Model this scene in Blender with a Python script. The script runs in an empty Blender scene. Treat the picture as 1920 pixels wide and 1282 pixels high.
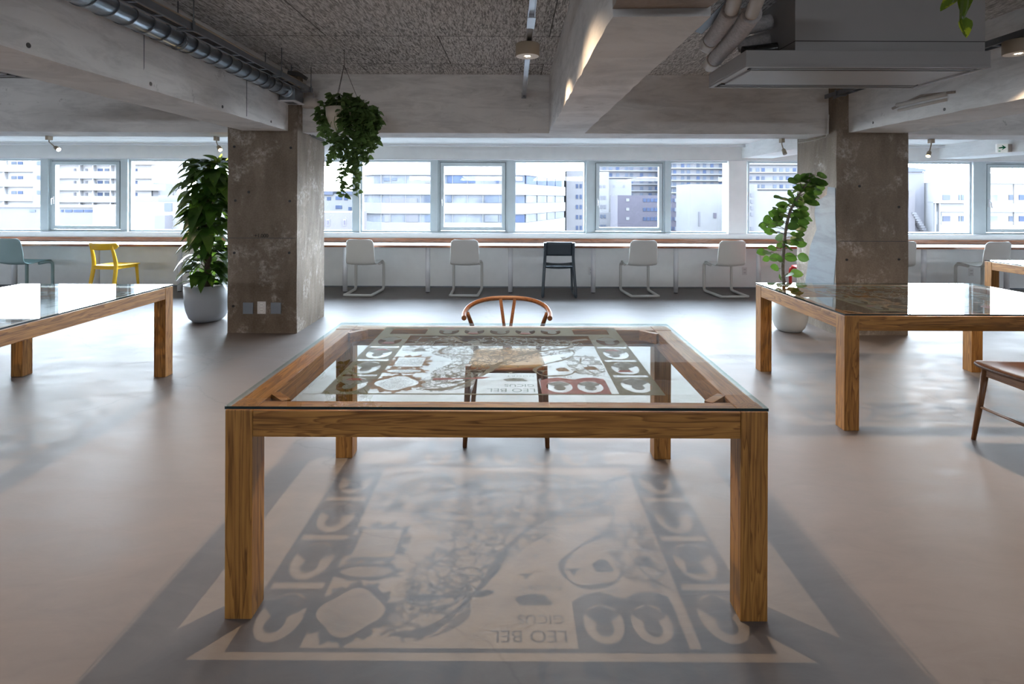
SKY=48.0; SUN=20.0; LAMP=250.0; SPOT=45.0; EXPO=0.0; FAC=0.128
import bpy, bmesh, math, random
from mathutils import Vector, Matrix
random.seed(7)
sc = bpy.context.scene
col = sc.collection
PI = math.pi
R = math.radians

# ------------------------------------------------------------------ camera
F = 1013.0; VX, VY = 964.0, 371.0; CH = 1.40; ROLL = 0.0035
cam_d = bpy.data.cameras.new('camera'); cam = bpy.data.objects.new('camera', cam_d)
col.objects.link(cam); sc.camera = cam
cam_d.sensor_width = 36; cam_d.lens = F / 1920 * 36
cam_d.shift_x = -4 / 1920; cam_d.shift_y = -270 / 1920
cam_d.clip_start = 0.05; cam_d.clip_end = 1000
cam.matrix_world = Matrix.Translation((0, 0, CH)) @ Matrix.Rotation(PI / 2, 4, 'X') @ Matrix.Rotation(ROLL, 4, 'Z')

def at(px, py, Y):
    dx, dy = px - VX, py - VY
    dx, dy = dx + dy * ROLL, dy - dx * ROLL
    return Vector((dx / F * Y, Y, CH - dy / F * Y))

# ------------------------------------------------------------------ materials
def newmat(name):
    m = bpy.data.materials.new(name); m.use_nodes = True
    nt = m.node_tree; b = nt.nodes['Principled BSDF']
    return m, nt, b

def N(nt, t, **kw):
    n = nt.nodes.new(t)
    for k, v in kw.items(): setattr(n, k, v)
    return n

def coords(nt, scale=(1, 1, 1), rnd=False):
    tc = N(nt, 'ShaderNodeTexCoord'); mp = N(nt, 'ShaderNodeMapping')
    mp.inputs['Scale'].default_value = scale
    nt.links.new(tc.outputs['Object'], mp.inputs['Vector'])
    if rnd:
        oi = N(nt, 'ShaderNodeObjectInfo'); mu = N(nt, 'ShaderNodeMath', operation='MULTIPLY')
        mu.inputs[1].default_value = 37.0
        nt.links.new(oi.outputs['Random'], mu.inputs[0])
        cx = N(nt, 'ShaderNodeCombineXYZ')
        for i in range(3): nt.links.new(mu.outputs[0], cx.inputs[i])
        nt.links.new(cx.outputs[0], mp.inputs['Location'])
    return mp.outputs['Vector']

def ramp(nt, fac, stops):
    r = N(nt, 'ShaderNodeValToRGB')
    els = r.color_ramp.elements
    while len(els) < len(stops): els.new(0.5)
    for e, (p, c) in zip(els, stops):
        e.position = p; e.color = (*c, 1) if len(c) == 3 else c
    nt.links.new(fac, r.inputs[0])
    return r.outputs[0]

def noise(nt, vec, scale, detail=4, rough=0.55, dist=0.0):
    n = N(nt, 'ShaderNodeTexNoise'); n.inputs['Scale'].default_value = scale
    n.inputs['Detail'].default_value = detail; n.inputs['Roughness'].default_value = rough
    n.inputs['Distortion'].default_value = dist
    nt.links.new(vec, n.inputs['Vector'])
    return n.outputs['Fac']

def mixc(nt, fac, a, b, mode='MIX'):
    m = N(nt, 'ShaderNodeMix', data_type='RGBA', blend_type=mode)
    for s, v in ((m.inputs[0], fac), (m.inputs[6], a), (m.inputs[7], b)):
        if hasattr(v, 'is_linked') or hasattr(v, 'links'): nt.links.new(v, s)
        elif isinstance(v, (int, float)): s.default_value = v
        else: s.default_value = (*v, 1)
    return m.outputs[2]

def bump(nt, b, h, strength=0.2, dist=0.01):
    bp = N(nt, 'ShaderNodeBump'); bp.inputs['Strength'].default_value = strength
    bp.inputs['Distance'].default_value = dist
    nt.links.new(h, bp.inputs['Height']); nt.links.new(bp.outputs[0], b.inputs['Normal'])

def simple(name, c, rough=0.5, metal=0.0, var=0.06, scale=6, spec=0.5):
    m, nt, b = newmat(name)
    v = coords(nt)
    f = noise(nt, v, scale)
    lo = tuple(max(0, x * (1 - var)) for x in c); hi = tuple(min(1, x * (1 + var)) for x in c)
    nt.links.new(ramp(nt, f, [(0.3, lo), (0.7, hi)]), b.inputs['Base Color'])
    b.inputs['Roughness'].default_value = rough; b.inputs['Metallic'].default_value = metal
    b.inputs['Specular IOR Level'].default_value = spec
    return m

def wood(name, axis, c_lo, c_hi, rough=0.45, fine=1.0, bmp=0.08):
    m, nt, b = newmat(name)
    s = [18 * fine, 18 * fine, 18 * fine]; s[axis] = 1.3 * fine
    v = coords(nt, tuple(s), rnd=True)
    w = N(nt, 'ShaderNodeTexNoise'); w.inputs['Scale'].default_value = 1.0
    w.inputs['Detail'].default_value = 3; w.inputs['Distortion'].default_value = 0.6
    nt.links.new(v, w.inputs['Vector'])
    mu = N(nt, 'ShaderNodeMath', operation='MULTIPLY'); mu.inputs[1].default_value = 9
    fr = N(nt, 'ShaderNodeMath', operation='FRACT')
    nt.links.new(w.outputs['Fac'], mu.inputs[0]); nt.links.new(mu.outputs[0], fr.inputs[0])
    g = noise(nt, v, 6, 5, 0.6)
    mid = tuple((a * 0.45 + b_ * 0.55) for a, b_ in zip(c_lo, c_hi))
    c1 = ramp(nt, fr.outputs[0], [(0.0, c_hi), (0.6, mid), (0.88, c_lo), (1.0, c_hi)])
    c2 = mixc(nt, 0.30, c1, ramp(nt, g, [(0.3, c_lo), (0.7, c_hi)]))
    fs = [70 * fine, 70 * fine, 70 * fine]; fs[axis] = 2.0 * fine
    fg = noise(nt, coords(nt, tuple(fs), rnd=True), 1.0, 3, 0.6, 0.4)
    c2 = mixc(nt, 1.0, c2, ramp(nt, fg, [(0.34, (0.62, 0.58, 0.52)), (0.52, (1, 1, 1))]), 'MULTIPLY')
    nt.links.new(c2, b.inputs['Base Color'])
    b.inputs['Roughness'].default_value = rough; b.inputs['Specular IOR Level'].default_value = 0.3
    if bmp: bump(nt, b, g, bmp, 0.002)
    return m

M = {}
PINE_LO, PINE_HI = (0.125, 0.043, 0.006), (0.36, 0.168, 0.040)
for i, a in enumerate('xyz'): M['pine_' + a] = wood('pine_' + a, i, PINE_LO, PINE_HI)
CH_LO, CH_HI = (0.095, 0.036, 0.013), (0.19, 0.083, 0.033)
for i, a in enumerate('xyz'): M['oak_' + a] = wood('oak_' + a, i, CH_LO, CH_HI, 0.4, 1.5)
M['seat_wood'] = wood('seat_wood', 0, (0.065, 0.030, 0.017), (0.115, 0.056, 0.032), 0.4, 1.2)
M['counter_wood'] = wood('counter_wood', 0, (0.15, 0.055, 0.027), (0.27, 0.115, 0.06), 0.12, 0.8, 0.0)

# column concrete: brown grey, formwork stains and pale scrapes
def concrete_col(name, c_lo, c_hi, pale, amount):
    m, nt, b = newmat(name)
    v = coords(nt); vs = coords(nt, (2.2, 2.2, 0.8))
    n1 = noise(nt, vs, 1.6, 6, 0.6)
    base = ramp(nt, n1, [(0.3, c_lo), (0.7, c_hi)])
    n2 = noise(nt, v, 3.1, 8, 0.66, 0.3)
    k = ramp(nt, n2, [(0.60 - amount, (0, 0, 0)), (0.70 - amount, (0.5, 0.5, 0.5)), (0.8, (1, 1, 1))])
    n3 = noise(nt, v, 26, 6, 0.7)
    k2 = mixc(nt, 1.0, k, ramp(nt, n3, [(0.42, (0, 0, 0)), (0.62, (1, 1, 1))]), 'MULTIPLY')
    c = mixc(nt, k2, base, pale)
    n4 = noise(nt, v, 70, 3)
    c = mixc(nt, 0.25, c, ramp(nt, n4, [(0.35, c_lo), (0.65, c_hi)]))
    nt.links.new(c, b.inputs['Base Color']); b.inputs['Roughness'].default_value = 0.75
    bump(nt, b, n3, 0.15, 0.004)
    return m
M['column'] = concrete_col('bare_concrete', (0.090, 0.064, 0.042), (0.235, 0.185, 0.138), (0.66, 0.62, 0.57), 0.08)

def concrete_beam(name, c, streak=0.25):
    m, nt, b = newmat(name)
    v = coords(nt)
    n1 = noise(nt, v, 1.3, 5, 0.55)
    lo = tuple(x * (1 - streak * 0.75) for x in c)
    base = ramp(nt, n1, [(0.3, lo), (0.7, c)])
    ns = noise(nt, coords(nt, (1.0, 1.0, 5.0)), 2.2, 7, 0.7, 0.6)
    base = mixc(nt, 1.0, base, ramp(nt, ns, [(0.32, (1 - streak, 1 - streak, 1 - streak)), (0.55, (1, 1, 1))]), 'MULTIPLY')
    n2 = noise(nt, v, 7, 8, 0.72, 0.5)
    k = ramp(nt, n2, [(0.63, (0, 0, 0)), (0.70, (0.8, 0.8, 0.8))])
    c2 = mixc(nt, k, base, tuple(x * 0.5 for x in c))
    nt.links.new(c2, b.inputs['Base Color']); b.inputs['Roughness'].default_value = 0.7
    n3 = noise(nt, v, 14, 6, 0.65)
    bump(nt, b, n3, 0.12, 0.006)
    return m
M['beam'] = concrete_beam('painted_concrete', (0.82, 0.81, 0.80))
M['beam_white'] = concrete_beam('white_painted_concrete', (0.88, 0.88, 0.87), 0.12)
M['rough_concrete'] = concrete_col('chipped_concrete', (0.22, 0.18, 0.15), (0.38, 0.32, 0.28), (0.5, 0.47, 0.45), 0.0)

# ceiling: wood wool cement board with board joints
def woodwool():
    m, nt, b = newmat('wood_wool_board')
    acc = None; h = None
    for sx, sy, rot in ((60, 7, 0.3), (7, 60, 0.2), (48, 8, 1.0), (52, 8, -0.8), (50, 8, 0.65)):
        tc = N(nt, 'ShaderNodeTexCoord'); mp = N(nt, 'ShaderNodeMapping')
        mp.inputs['Rotation'].default_value = (0, 0, rot); mp.inputs['Scale'].default_value = (sx, sy, 1)
        nt.links.new(tc.outputs['Object'], mp.inputs['Vector'])
        f = noise(nt, mp.outputs['Vector'], 1.6, 5, 0.7, 0.8)
        c = ramp(nt, f, [(0.40, (0, 0, 0)), (0.60, (1, 1, 1))])
        acc = c if acc is None else mixc(nt, 0.5, acc, c)
    big = noise(nt, coords(nt), 0.9, 4)
    base = ramp(nt, acc, [(0.25, (0.13, 0.128, 0.125)), (0.5, (0.54, 0.53, 0.52)), (0.75, (0.88, 0.87, 0.86))])
    c = mixc(nt, ramp(nt, big, [(0.35, (0, 0, 0)), (0.7, (0.35, 0.35, 0.35))]), base, (0.70, 0.69, 0.68))
    br = N(nt, 'ShaderNodeTexBrick'); br.offset = 0.5
    br.inputs['Color1'].default_value = (1, 1, 1, 1); br.inputs['Color2'].default_value = (0.88, 0.88, 0.88, 1)
    br.inputs['Mortar'].default_value = (0.25, 0.25, 0.25, 1)
    br.inputs['Scale'].default_value = 1.0; br.inputs['Mortar Size'].default_value = 0.006
    br.inputs['Brick Width'].default_value = 1.8; br.inputs['Row Height'].default_value = 0.9
    tc = N(nt, 'ShaderNodeTexCoord'); mp = N(nt, 'ShaderNodeMapping')
    mp.inputs['Rotation'].default_value = (0, 0, 0); mp.inputs['Location'].default_value = (0.62, 0.15, 0)
    nt.links.new(tc.outputs['Object'], mp.inputs['Vector']); nt.links.new(mp.outputs[0], br.inputs['Vector'])
    c = mixc(nt, 1.0, c, br.outputs['Color'], 'MULTIPLY')
    nt.links.new(c, b.inputs['Base Color']); b.inputs['Roughness'].default_value = 0.9
    bump(nt, b, acc, 0.5, 0.01)
    return m
M['ceiling'] = woodwool()

def floor_mat():
    m, nt, b = newmat('mortar_floor')
    v = coords(nt)
    vs = coords(nt, (0.6, 1.6, 1))
    n1 = noise(nt, vs, 1.1, 7, 0.62, 0.8)
    n2 = noise(nt, coords(nt, (1.0, 2.4, 1)), 3.2, 8, 0.68, 1.2)
    c = mixc(nt, 0.5, ramp(nt, n1, [(0.25, (0.118, 0.099, 0.092)), (0.75, (0.182, 0.156, 0.148))]),
             ramp(nt, n2, [(0.3, (0.108, 0.090, 0.084)), (0.7, (0.184, 0.158, 0.149))]))
    ck = N(nt, 'ShaderNodeTexVoronoi', feature='DISTANCE_TO_EDGE'); ck.inputs['Scale'].default_value = 0.32
    wn = N(nt, 'ShaderNodeTexNoise'); wn.inputs['Scale'].default_value = 1.6; wn.inputs['Detail'].default_value = 5
    nt.links.new(v, wn.inputs['Vector'])
    vm = N(nt, 'ShaderNodeVectorMath', operation='ADD')
    nt.links.new(v, vm.inputs[0]); nt.links.new(wn.outputs['Color'], vm.inputs[1]); nt.links.new(vm.outputs[0], ck.inputs['Vector'])
    k = ramp(nt, ck.outputs['Distance'], [(0.0, (1, 1, 1)), (0.0022, (0.3, 0.3, 0.3)), (0.005, (0, 0, 0))])
    k = mixc(nt, 1.0, k, (0.28, 0.28, 0.28), 'MULTIPLY')
    c = mixc(nt, k, c, (0.07, 0.062, 0.058))
    nt.links.new(c, b.inputs['Base Color'])
    rr = ramp(nt, n2, [(0.3, (0.46, 0.46, 0.46)), (0.7, (0.62, 0.62, 0.62))])
    nt.links.new(rr, b.inputs['Roughness'])
    b.inputs['Specular IOR Level'].default_value = 0.37
    bump(nt, b, n2, 0.13, 0.006)
    return m
M['floor'] = floor_mat()

M['wall'] = simple('white_wall', (0.62, 0.62, 0.63), 0.6)
M['white_paint'] = simple('white_paint', (0.88, 0.88, 0.87), 0.5, var=0.03)
M['alu'] = simple('painted_aluminium', (0.52, 0.58, 0.60), 0.35, var=0.04)
M['alu_dark'] = simple('grey_aluminium', (0.30, 0.35, 0.37), 0.4, var=0.04)
M['white_metal'] = simple('white_metal', (0.72, 0.72, 0.74), 0.35, var=0.03)
M['galv'] = simple('galvanised_steel', (0.56, 0.63, 0.70), 0.28, 1.0, 0.15, 9)
M['galv_dark'] = simple('dull_steel', (0.20, 0.215, 0.235), 0.45, 0.8, 0.1, 9)
M['steel_rail'] = simple('steel_raceway', (0.60, 0.62, 0.66), 0.3, 0.9, 0.08, 9)
M['black'] = simple('black_rubber', (0.015, 0.015, 0.016), 0.6)
M['lamp_body'] = simple('grey_lamp_body', (0.33, 0.27, 0.20), 0.5, 0.0, 0.03)
M['lamp_face'] = simple('white_lamp_face', (0.85, 0.84, 0.82), 0.5, 0.0, 0.02)
M['ac_white'] = simple('air_conditioner_plastic', (0.36, 0.355, 0.355), 0.5, var=0.02)
M['ac_slot'] = simple('air_slot_grey', (0.03, 0.028, 0.026), 0.6)
M['pvc'] = simple('ivory_pvc', (0.50, 0.46, 0.42), 0.5)
M['insul'] = simple('pipe_insulation_wrap', (0.42, 0.40, 0.40), 0.7, var=0.2, scale=60)
M['foil'] = simple('black_foil', (0.03, 0.03, 0.03), 0.25, 0.3, 0.4, 30)
M['chair_white'] = simple('off_white_plastic', (0.60, 0.59, 0.56), 0.45, var=0.02)
M['chair_mint'] = simple('ice_grey_plastic', (0.26, 0.37, 0.37), 0.45, var=0.03)
M['chair_yellow'] = simple('yellow_plastic', (0.78, 0.46, 0.012), 0.4, var=0.03)
M['chair_dark'] = simple('dark_blue_plastic', (0.040, 0.055, 0.068), 0.35, var=0.05)
M['chair_red'] = simple('red_plastic', (0.62, 0.03, 0.022), 0.4, var=0.03)
M['cord'] = wood('paper_cord', 0, (0.20, 0.15, 0.095), (0.32, 0.25, 0.165), 0.7, 4.0)
M['pot_grey'] = simple('pot_blue_grey', (0.40, 0.43, 0.47), 0.5, var=0.03)
M['pot_white'] = simple('pot_pale_grey', (0.50, 0.50, 0.48), 0.5, var=0.03)
M['pot_cream'] = simple('pot_cream', (0.66, 0.58, 0.47), 0.5, var=0.04)
M['soil'] = simple('potting_soil', (0.10, 0.06, 0.035), 0.95, var=0.5, scale=60)
M['bark'] = simple('pale_bark', (0.15, 0.125, 0.10), 0.8, var=0.3, scale=30)
M['vine'] = simple('green_stem', (0.13, 0.20, 0.05), 0.6, var=0.2, scale=30)
M['moss'] = simple('brown_moss_pole', (0.06, 0.04, 0.025), 0.95, var=0.4, scale=40)
M['plate_grey'] = simple('grey_wall_plate', (0.20, 0.23, 0.27), 0.45, var=0.03)
M['plate_white'] = simple('white_wall_plate', (0.72, 0.70, 0.69), 0.4, var=0.02)
M['patch'] = concrete_beam('blue_grey_mortar_patch', (0.125, 0.145, 0.165), 0.4)
M['ink'] = simple('black_ink', (0.006, 0.006, 0.006), 0.8)
M['sign_green'] = simple('sign_green', (0.0, 0.30, 0.13), 0.5)
M['wire'] = simple('white_cable', (0.62, 0.60, 0.57), 0.5)
M['wire_beige'] = simple('beige_cable', (0.36, 0.29, 0.22), 0.6)
M['wire_dark'] = simple('dark_cable', (0.06, 0.055, 0.05), 0.6)

def leafmat(name, lo, hi, alt, alt_amt, rough=0.32):
    m, nt, b = newmat(name)
    v = coords(nt)
    n1 = noise(nt, v, 9, 3)
    c = ramp(nt, n1, [(0.3, lo), (0.7, hi)])
    n2 = noise(nt, v, 17, 4, 0.6, 0.8)
    c = mixc(nt, ramp(nt, n2, [(0.64 - alt_amt, (0, 0, 0)), (0.70 - alt_amt, (1, 1, 1))]), c, alt)
    nt.links.new(c, b.inputs['Base Color']); b.inputs['Roughness'].default_value = rough
    tr = N(nt, 'ShaderNodeBsdfTranslucent'); nt.links.new(mixc(nt, 0.5, c, alt), tr.inputs['Color'])
    mx = N(nt, 'ShaderNodeMixShader'); mx.inputs[0].default_value = 0.30
    nt.links.new(b.outputs[0], mx.inputs[1]); nt.links.new(tr.outputs[0], mx.inputs[2])
    nt.links.new(mx.outputs[0], nt.nodes['Material Output'].inputs['Surface'])
    return m
M['leaf_pothos'] = leafmat('leaf_dark_pothos', (0.010, 0.034, 0.006), (0.035, 0.095, 0.013), (0.16, 0.25, 0.02), 0.0)
M['leaf_fig'] = leafmat('leaf_round_fig', (0.020, 0.060, 0.010), (0.06, 0.14, 0.02), (0.14, 0.25, 0.03), 0.02)
M['leaf_trail'] = leafmat('leaf_trailing', (0.045, 0.092, 0.024), (0.12, 0.205, 0.058), (0.22, 0.32, 0.09), 0.02, 0.45)
M['leaf_var'] = leafmat('leaf_variegated', (0.02, 0.07, 0.006), (0.05, 0.13, 0.012), (0.42, 0.50, 0.03), 0.12)

def glassmat(name, tint, ior=1.45):
    m = bpy.data.materials.new(name); m.use_nodes = True; nt = m.node_tree
    nt.nodes.remove(nt.nodes['Principled BSDF'])
    t = N(nt, 'ShaderNodeBsdfTransparent'); t.inputs[0].default_value = (*tint, 1)
    g = N(nt, 'ShaderNodeBsdfGlossy'); g.inputs['Roughness'].default_value = 0.0
    fr = N(nt, 'ShaderNodeFresnel'); fr.inputs['IOR'].default_value = ior
    ge = N(nt, 'ShaderNodeNewGeometry')
    inv = N(nt, 'ShaderNodeMath', operation='SUBTRACT'); inv.inputs[0].default_value = 1
    nt.links.new(ge.outputs['Backfacing'], inv.inputs[1])
    mu = N(nt, 'ShaderNodeMath', operation='MULTIPLY')
    nt.links.new(fr.outputs[0], mu.inputs[0]); nt.links.new(inv.outputs[0], mu.inputs[1])
    mx = N(nt, 'ShaderNodeMixShader')
    nt.links.new(mu.outputs[0], mx.inputs[0]); nt.links.new(t.outputs[0], mx.inputs[1]); nt.links.new(g.outputs[0], mx.inputs[2])
    nt.links.new(mx.outputs[0], nt.nodes['Material Output'].inputs['Surface'])
    return m
M['pane'] = glassmat('window_glass', (0.97, 0.985, 0.99), 1.3)
M['table_glass'] = glassmat('table_glass', (0.95, 0.985, 0.975), 1.55)
def edgemat():
    m, nt, b = newmat('glass_edge_green')
    b.inputs['Base Color'].default_value = (0.004, 0.016, 0.017, 1); b.inputs['Roughness'].default_value = 0.08
    tr = N(nt, 'ShaderNodeBsdfTransparent'); tr.inputs[0].default_value = (0.72, 0.86, 0.84, 1)
    ge = N(nt, 'ShaderNodeNewGeometry'); mx = N(nt, 'ShaderNodeMixShader')
    nt.links.new(ge.outputs['Backfacing'], mx.inputs[0]); nt.links.new(b.outputs[0], mx.inputs[1]); nt.links.new(tr.outputs[0], mx.inputs[2])
    nt.links.new(mx.outputs[0], nt.nodes['Material Output'].inputs['Surface'])
    return m
M['glass_edge'] = edgemat()

def printmat(name, c, opac, mottle=0.25, scale=40, lines=None):
    m = bpy.data.materials.new(name); m.use_nodes = True; nt = m.node_tree
    b = nt.nodes['Principled BSDF']
    v = coords(nt)
    n1 = noise(nt, v, scale, 5, 0.65)
    lo = tuple(x * (1 - mottle) for x in c); hi = tuple(min(1, x * (1 + mottle)) for x in c)
    nt.links.new(ramp(nt, n1, [(0.3, lo), (0.7, hi)]), b.inputs['Base Color'])
    b.inputs['Roughness'].default_value = 0.7
    t = N(nt, 'ShaderNodeBsdfTransparent')
    mx = N(nt, 'ShaderNodeMixShader'); mx.inputs[0].default_value = opac
    if lines:
        vo = N(nt, 'ShaderNodeTexVoronoi', feature='DISTANCE_TO_EDGE'); vo.inputs['Scale'].default_value = lines
        wn = N(nt, 'ShaderNodeTexNoise'); wn.inputs['Scale'].default_value = 14; wn.inputs['Detail'].default_value = 4
        nt.links.new(v, wn.inputs['Vector'])
        sc_ = N(nt, 'ShaderNodeVectorMath', operation='SCALE'); sc_.inputs['Scale'].default_value = 0.10
        nt.links.new(wn.outputs['Color'], sc_.inputs[0])
        ad = N(nt, 'ShaderNodeVectorMath', operation='ADD')
        nt.links.new(v, ad.inputs[0]); nt.links.new(sc_.outputs[0], ad.inputs[1]); nt.links.new(ad.outputs[0], vo.inputs['Vector'])
        k = ramp(nt, vo.outputs['Distance'], [(0.0, (1, 1, 1)), (0.07, (0.9, 0.9, 0.9)), (0.12, (0, 0, 0))])
        n2 = noise(nt, v, 130, 2, 0.6)
        k2 = ramp(nt, n2, [(0.52, (0, 0, 0)), (0.62, (0.75, 0.75, 0.75))])
        k = mixc(nt, 1.0, k, k2, 'LIGHTEN')
        k = mixc(nt, 1.0, k, (opac, opac, opac), 'MULTIPLY')
        nt.links.new(k, mx.inputs[0])
    nt.links.new(t.outputs[0], mx.inputs[1]); nt.links.new(b.outputs[0], mx.inputs[2])
    nt.links.new(mx.outputs[0], nt.nodes['Material Output'].inputs['Surface'])
    return m
M['p_olive'] = printmat('print_olive', (0.06, 0.049, 0.018), 0.93, 0.4)
M['p_brown'] = printmat('print_brown', (0.11, 0.05, 0.008), 0.93, 0.5)
M['p_red'] = printmat('print_red', (0.14, 0.011, 0.009), 0.93)
M['p_grey'] = printmat('print_grey', (0.05, 0.046, 0.043), 0.88, 0.6, 90)
M['p_river'] = printmat('print_river', (0.07, 0.052, 0.028), 0.88, 0.4)
M['p_black'] = printmat('print_black', (0.03, 0.03, 0.03), 0.9)
M['p_terrain'] = printmat('print_terrain', (0.06, 0.048, 0.036), 0.9, 0.4, 50, 26)
M['p_land'] = printmat('print_land_lines', (0.08, 0.07, 0.06), 0.72, 0.4, 50, 15)
M['p_fine'] = printmat('print_small_script', (0.10, 0.10, 0.11), 0.42, 0.3, 50, 95)

def emis(name, c, s):
    m = bpy.data.materials.new(name); m.use_nodes = True; nt = m.node_tree
    b = nt.nodes['Principled BSDF']
    b.inputs['Base Color'].default_value = (*c, 1)
    b.inputs['Emission Color'].default_value = (*c, 1); b.inputs['Emission Strength'].default_value = s
    return m
M['glow_white'] = emis('lit_bulb_white', (1, 0.95, 0.85), 60)
M['glow_warm'] = emis('lit_bulb_warm', (1, 0.70, 0.34), 60)
M['glow_soft'] = emis('lit_chip', (1, 0.82, 0.6), 12)
M['glow_off'] = simple('unlit_bulb', (0.5, 0.5, 0.48), 0.2)
M['sign_white'] = emis('backlit_sign_white', (0.80, 0.84, 0.82), 0.35)

# ------------------------------------------------------------------ mesh builder
class MB:
    def __init__(s): s.bm = bmesh.new()
    def box(s, x0, x1, y0, y1, z0, z1, mi=0):
        vs = [s.bm.verts.new(p) for p in ((x0,y0,z0),(x1,y0,z0),(x1,y1,z0),(x0,y1,z0),(x0,y0,z1),(x1,y0,z1),(x1,y1,z1),(x0,y1,z1))]
        fs = [s.bm.faces.new([vs[i] for i in q]) for q in ((3,2,1,0),(4,5,6,7),(0,1,5,4),(1,2,6,5),(2,3,7,6),(3,0,4,7))]
        for f in fs: f.material_index = mi
        return fs
    def bar(s, p0, p1, w, h, up=(0, 0, 1)):
        p0, p1 = Vector(p0), Vector(p1); d = (p1 - p0).normalized(); up = Vector(up)
        sx = d.cross(up)
        if sx.length < 1e-5: sx = d.cross(Vector((0, 1, 0)))
        sx.normalize(); sy = sx.cross(d).normalized()
        vs = []
        for p in (p0, p1):
            for a, b in ((-1,-1),(1,-1),(1,1),(-1,1)): vs.append(s.bm.verts.new(p + sx*a*w/2 + sy*b*h/2))
        for q in ((3,2,1,0),(4,5,6,7),(0,1,5,4),(1,2,6,5),(2,3,7,6),(3,0,4,7)): s.bm.faces.new([vs[i] for i in q])
    def tube(s, pts, r, n=10, cap=True, sx=1.0, sz=1.0):
        pts = [Vector(p) for p in pts]
        rs = r if isinstance(r, (list, tuple)) else [r] * len(pts)
        rings = []; prev = None
        for i, p in enumerate(pts):
            d = (pts[min(i+1, len(pts)-1)] - pts[max(i-1, 0)]).normalized()
            if prev is None:
                a = Vector((0, 0, 1)) if abs(d.z) < 0.9 else Vector((1, 0, 0))
                u = d.cross(a).normalized()
            else:
                u = (prev - d * prev.dot(d))
                u = u.normalized() if u.length > 1e-6 else d.cross(Vector((0,0,1))).normalized()
            w = d.cross(u).normalized(); prev = u
            rings.append([s.bm.verts.new(p + (u*math.cos(2*PI*k/n)*sx + w*math.sin(2*PI*k/n)*sz) * rs[i]) for k in range(n)])
        for a, b in zip(rings, rings[1:]):
            for k in range(n): s.bm.faces.new((a[k], a[(k+1)%n], b[(k+1)%n], b[k])).smooth = True
        if cap:
            s.bm.faces.new(list(reversed(rings[0]))); s.bm.faces.new(rings[-1])
    def lathe(s, prof, c=(0,0,0), n=36, cap0=False, cap1=False):
        c = Vector(c); rings = []
        for r, z in prof:
            rings.append([s.bm.verts.new(c + Vector((r*math.cos(2*PI*k/n), r*math.sin(2*PI*k/n), z))) for k in range(n)])
        for a, b in zip(rings, rings[1:]):
            for k in range(n): s.bm.faces.new((a[k], a[(k+1)%n], b[(k+1)%n], b[k])).smooth = True
        if cap0: s.bm.faces.new(list(reversed(rings[0])))
        if cap1: s.bm.faces.new(rings[-1])
    def prism(s, poly, z0, z1):
        b = [s.bm.verts.new((x, y, z0)) for x, y in poly]; t = [s.bm.verts.new((x, y, z1)) for x, y in poly]
        n = len(poly)
        for k in range(n): s.bm.faces.new((b[k], b[(k+1)%n], t[(k+1)%n], t[k]))
        s.bm.faces.new(list(reversed(b))); s.bm.faces.new(t)
    def poly(s, pts): s.bm.faces.new([s.bm.verts.new(p) for p in pts])
    def sheet(s, rows, smooth=True):
        g = [[s.bm.verts.new(p) for p in r] for r in rows]
        for a, b in zip(g, g[1:]):
            for k in range(len(a)-1): s.bm.faces.new((a[k], a[k+1], b[k+1], b[k])).smooth = smooth
    def leaf(s, p, d, nrm, L, W, droop=0.25, fold=0.12, heart=False):
        p, d, nrm = Vector(p), Vector(d).normalized(), Vector(nrm)
        sd = d.cross(nrm)
        if sd.length < 1e-4: sd = d.cross(Vector((1, 0.2, 0)))
        sd.normalize(); up = sd.cross(d).normalized()
        prof = [0.0, 0.75, 1.0, 0.92, 0.6, 0.0] if not heart else [0.35, 1.0, 0.98, 0.72, 0.4, 0.0]
        ts = [0.0, 0.16, 0.38, 0.62, 0.84, 1.0]
        rows = []
        for t, w in zip(ts, prof):
            c = p + d*L*t - Vector((0,0,1))*droop*L*t*t
            w = max(w, 0.02)
            off = -0.10*L if (heart and t == 0) else 0
            rows.append([c - sd*W*0.5*w + up*fold*W*w + d*off, c, c + sd*W*0.5*w + up*fold*W*w + d*off])
        s.sheet(rows)
    def build(s, name, mat, parent=None, bev=0.0, smooth=False, loc=None, sub=0):
        bm = s.bm
        if bev: bmesh.ops.bevel(bm, geom=bm.edges[:], offset=bev, segments=2, affect='EDGES', profile=0.6)
        bmesh.ops.recalc_face_normals(bm, faces=bm.faces[:])
        me = bpy.data.meshes.new(name); bm.to_mesh(me); bm.free()
        for m in (mat if isinstance(mat, (list, tuple)) else [mat]): me.materials.append(m)
        if smooth:
            for p in me.polygons: p.use_smooth = True
        o = bpy.data.objects.new(name, me); col.objects.link(o)
        if parent: o.parent = parent
        if loc is not None: o.location = loc
        if sub:
            md = o.modifiers.new('sub', 'SUBSURF'); md.levels = sub; md.render_levels = sub
        return o

def tag(o, label=None, cat=None, group=None, kind=None):
    if label: o['label'] = label
    if cat: o['category'] = cat
    if group: o['group'] = group
    if kind: o['kind'] = kind
    return o
def thing(name, label, cat, loc=(0, 0, 0), rz=0, group=None):
    o = bpy.data.objects.new(name, None); col.objects.link(o); o.empty_display_size = 0.1
    o.location = loc; o.rotation_euler = (0, 0, rz)
    return tag(o, label, cat, group)
def copy_tree(o, parent=None):
    c = o.copy(); col.objects.link(c)
    if parent: c.parent = parent
    for ch in list(o.children): copy_tree(ch, c)
    return c
def dup(o, label, loc, rz, group=None):
    c = copy_tree(o); c.location = loc; c.rotation_euler = (0, 0, rz); c['label'] = label
    if group: c['group'] = group
    return c
def recolor(o, mat):
    if o.type == 'MESH':
        o.data = o.data.copy(); o.data.materials.clear(); o.data.materials.append(mat)
    for ch in o.children: recolor(ch, mat)
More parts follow.
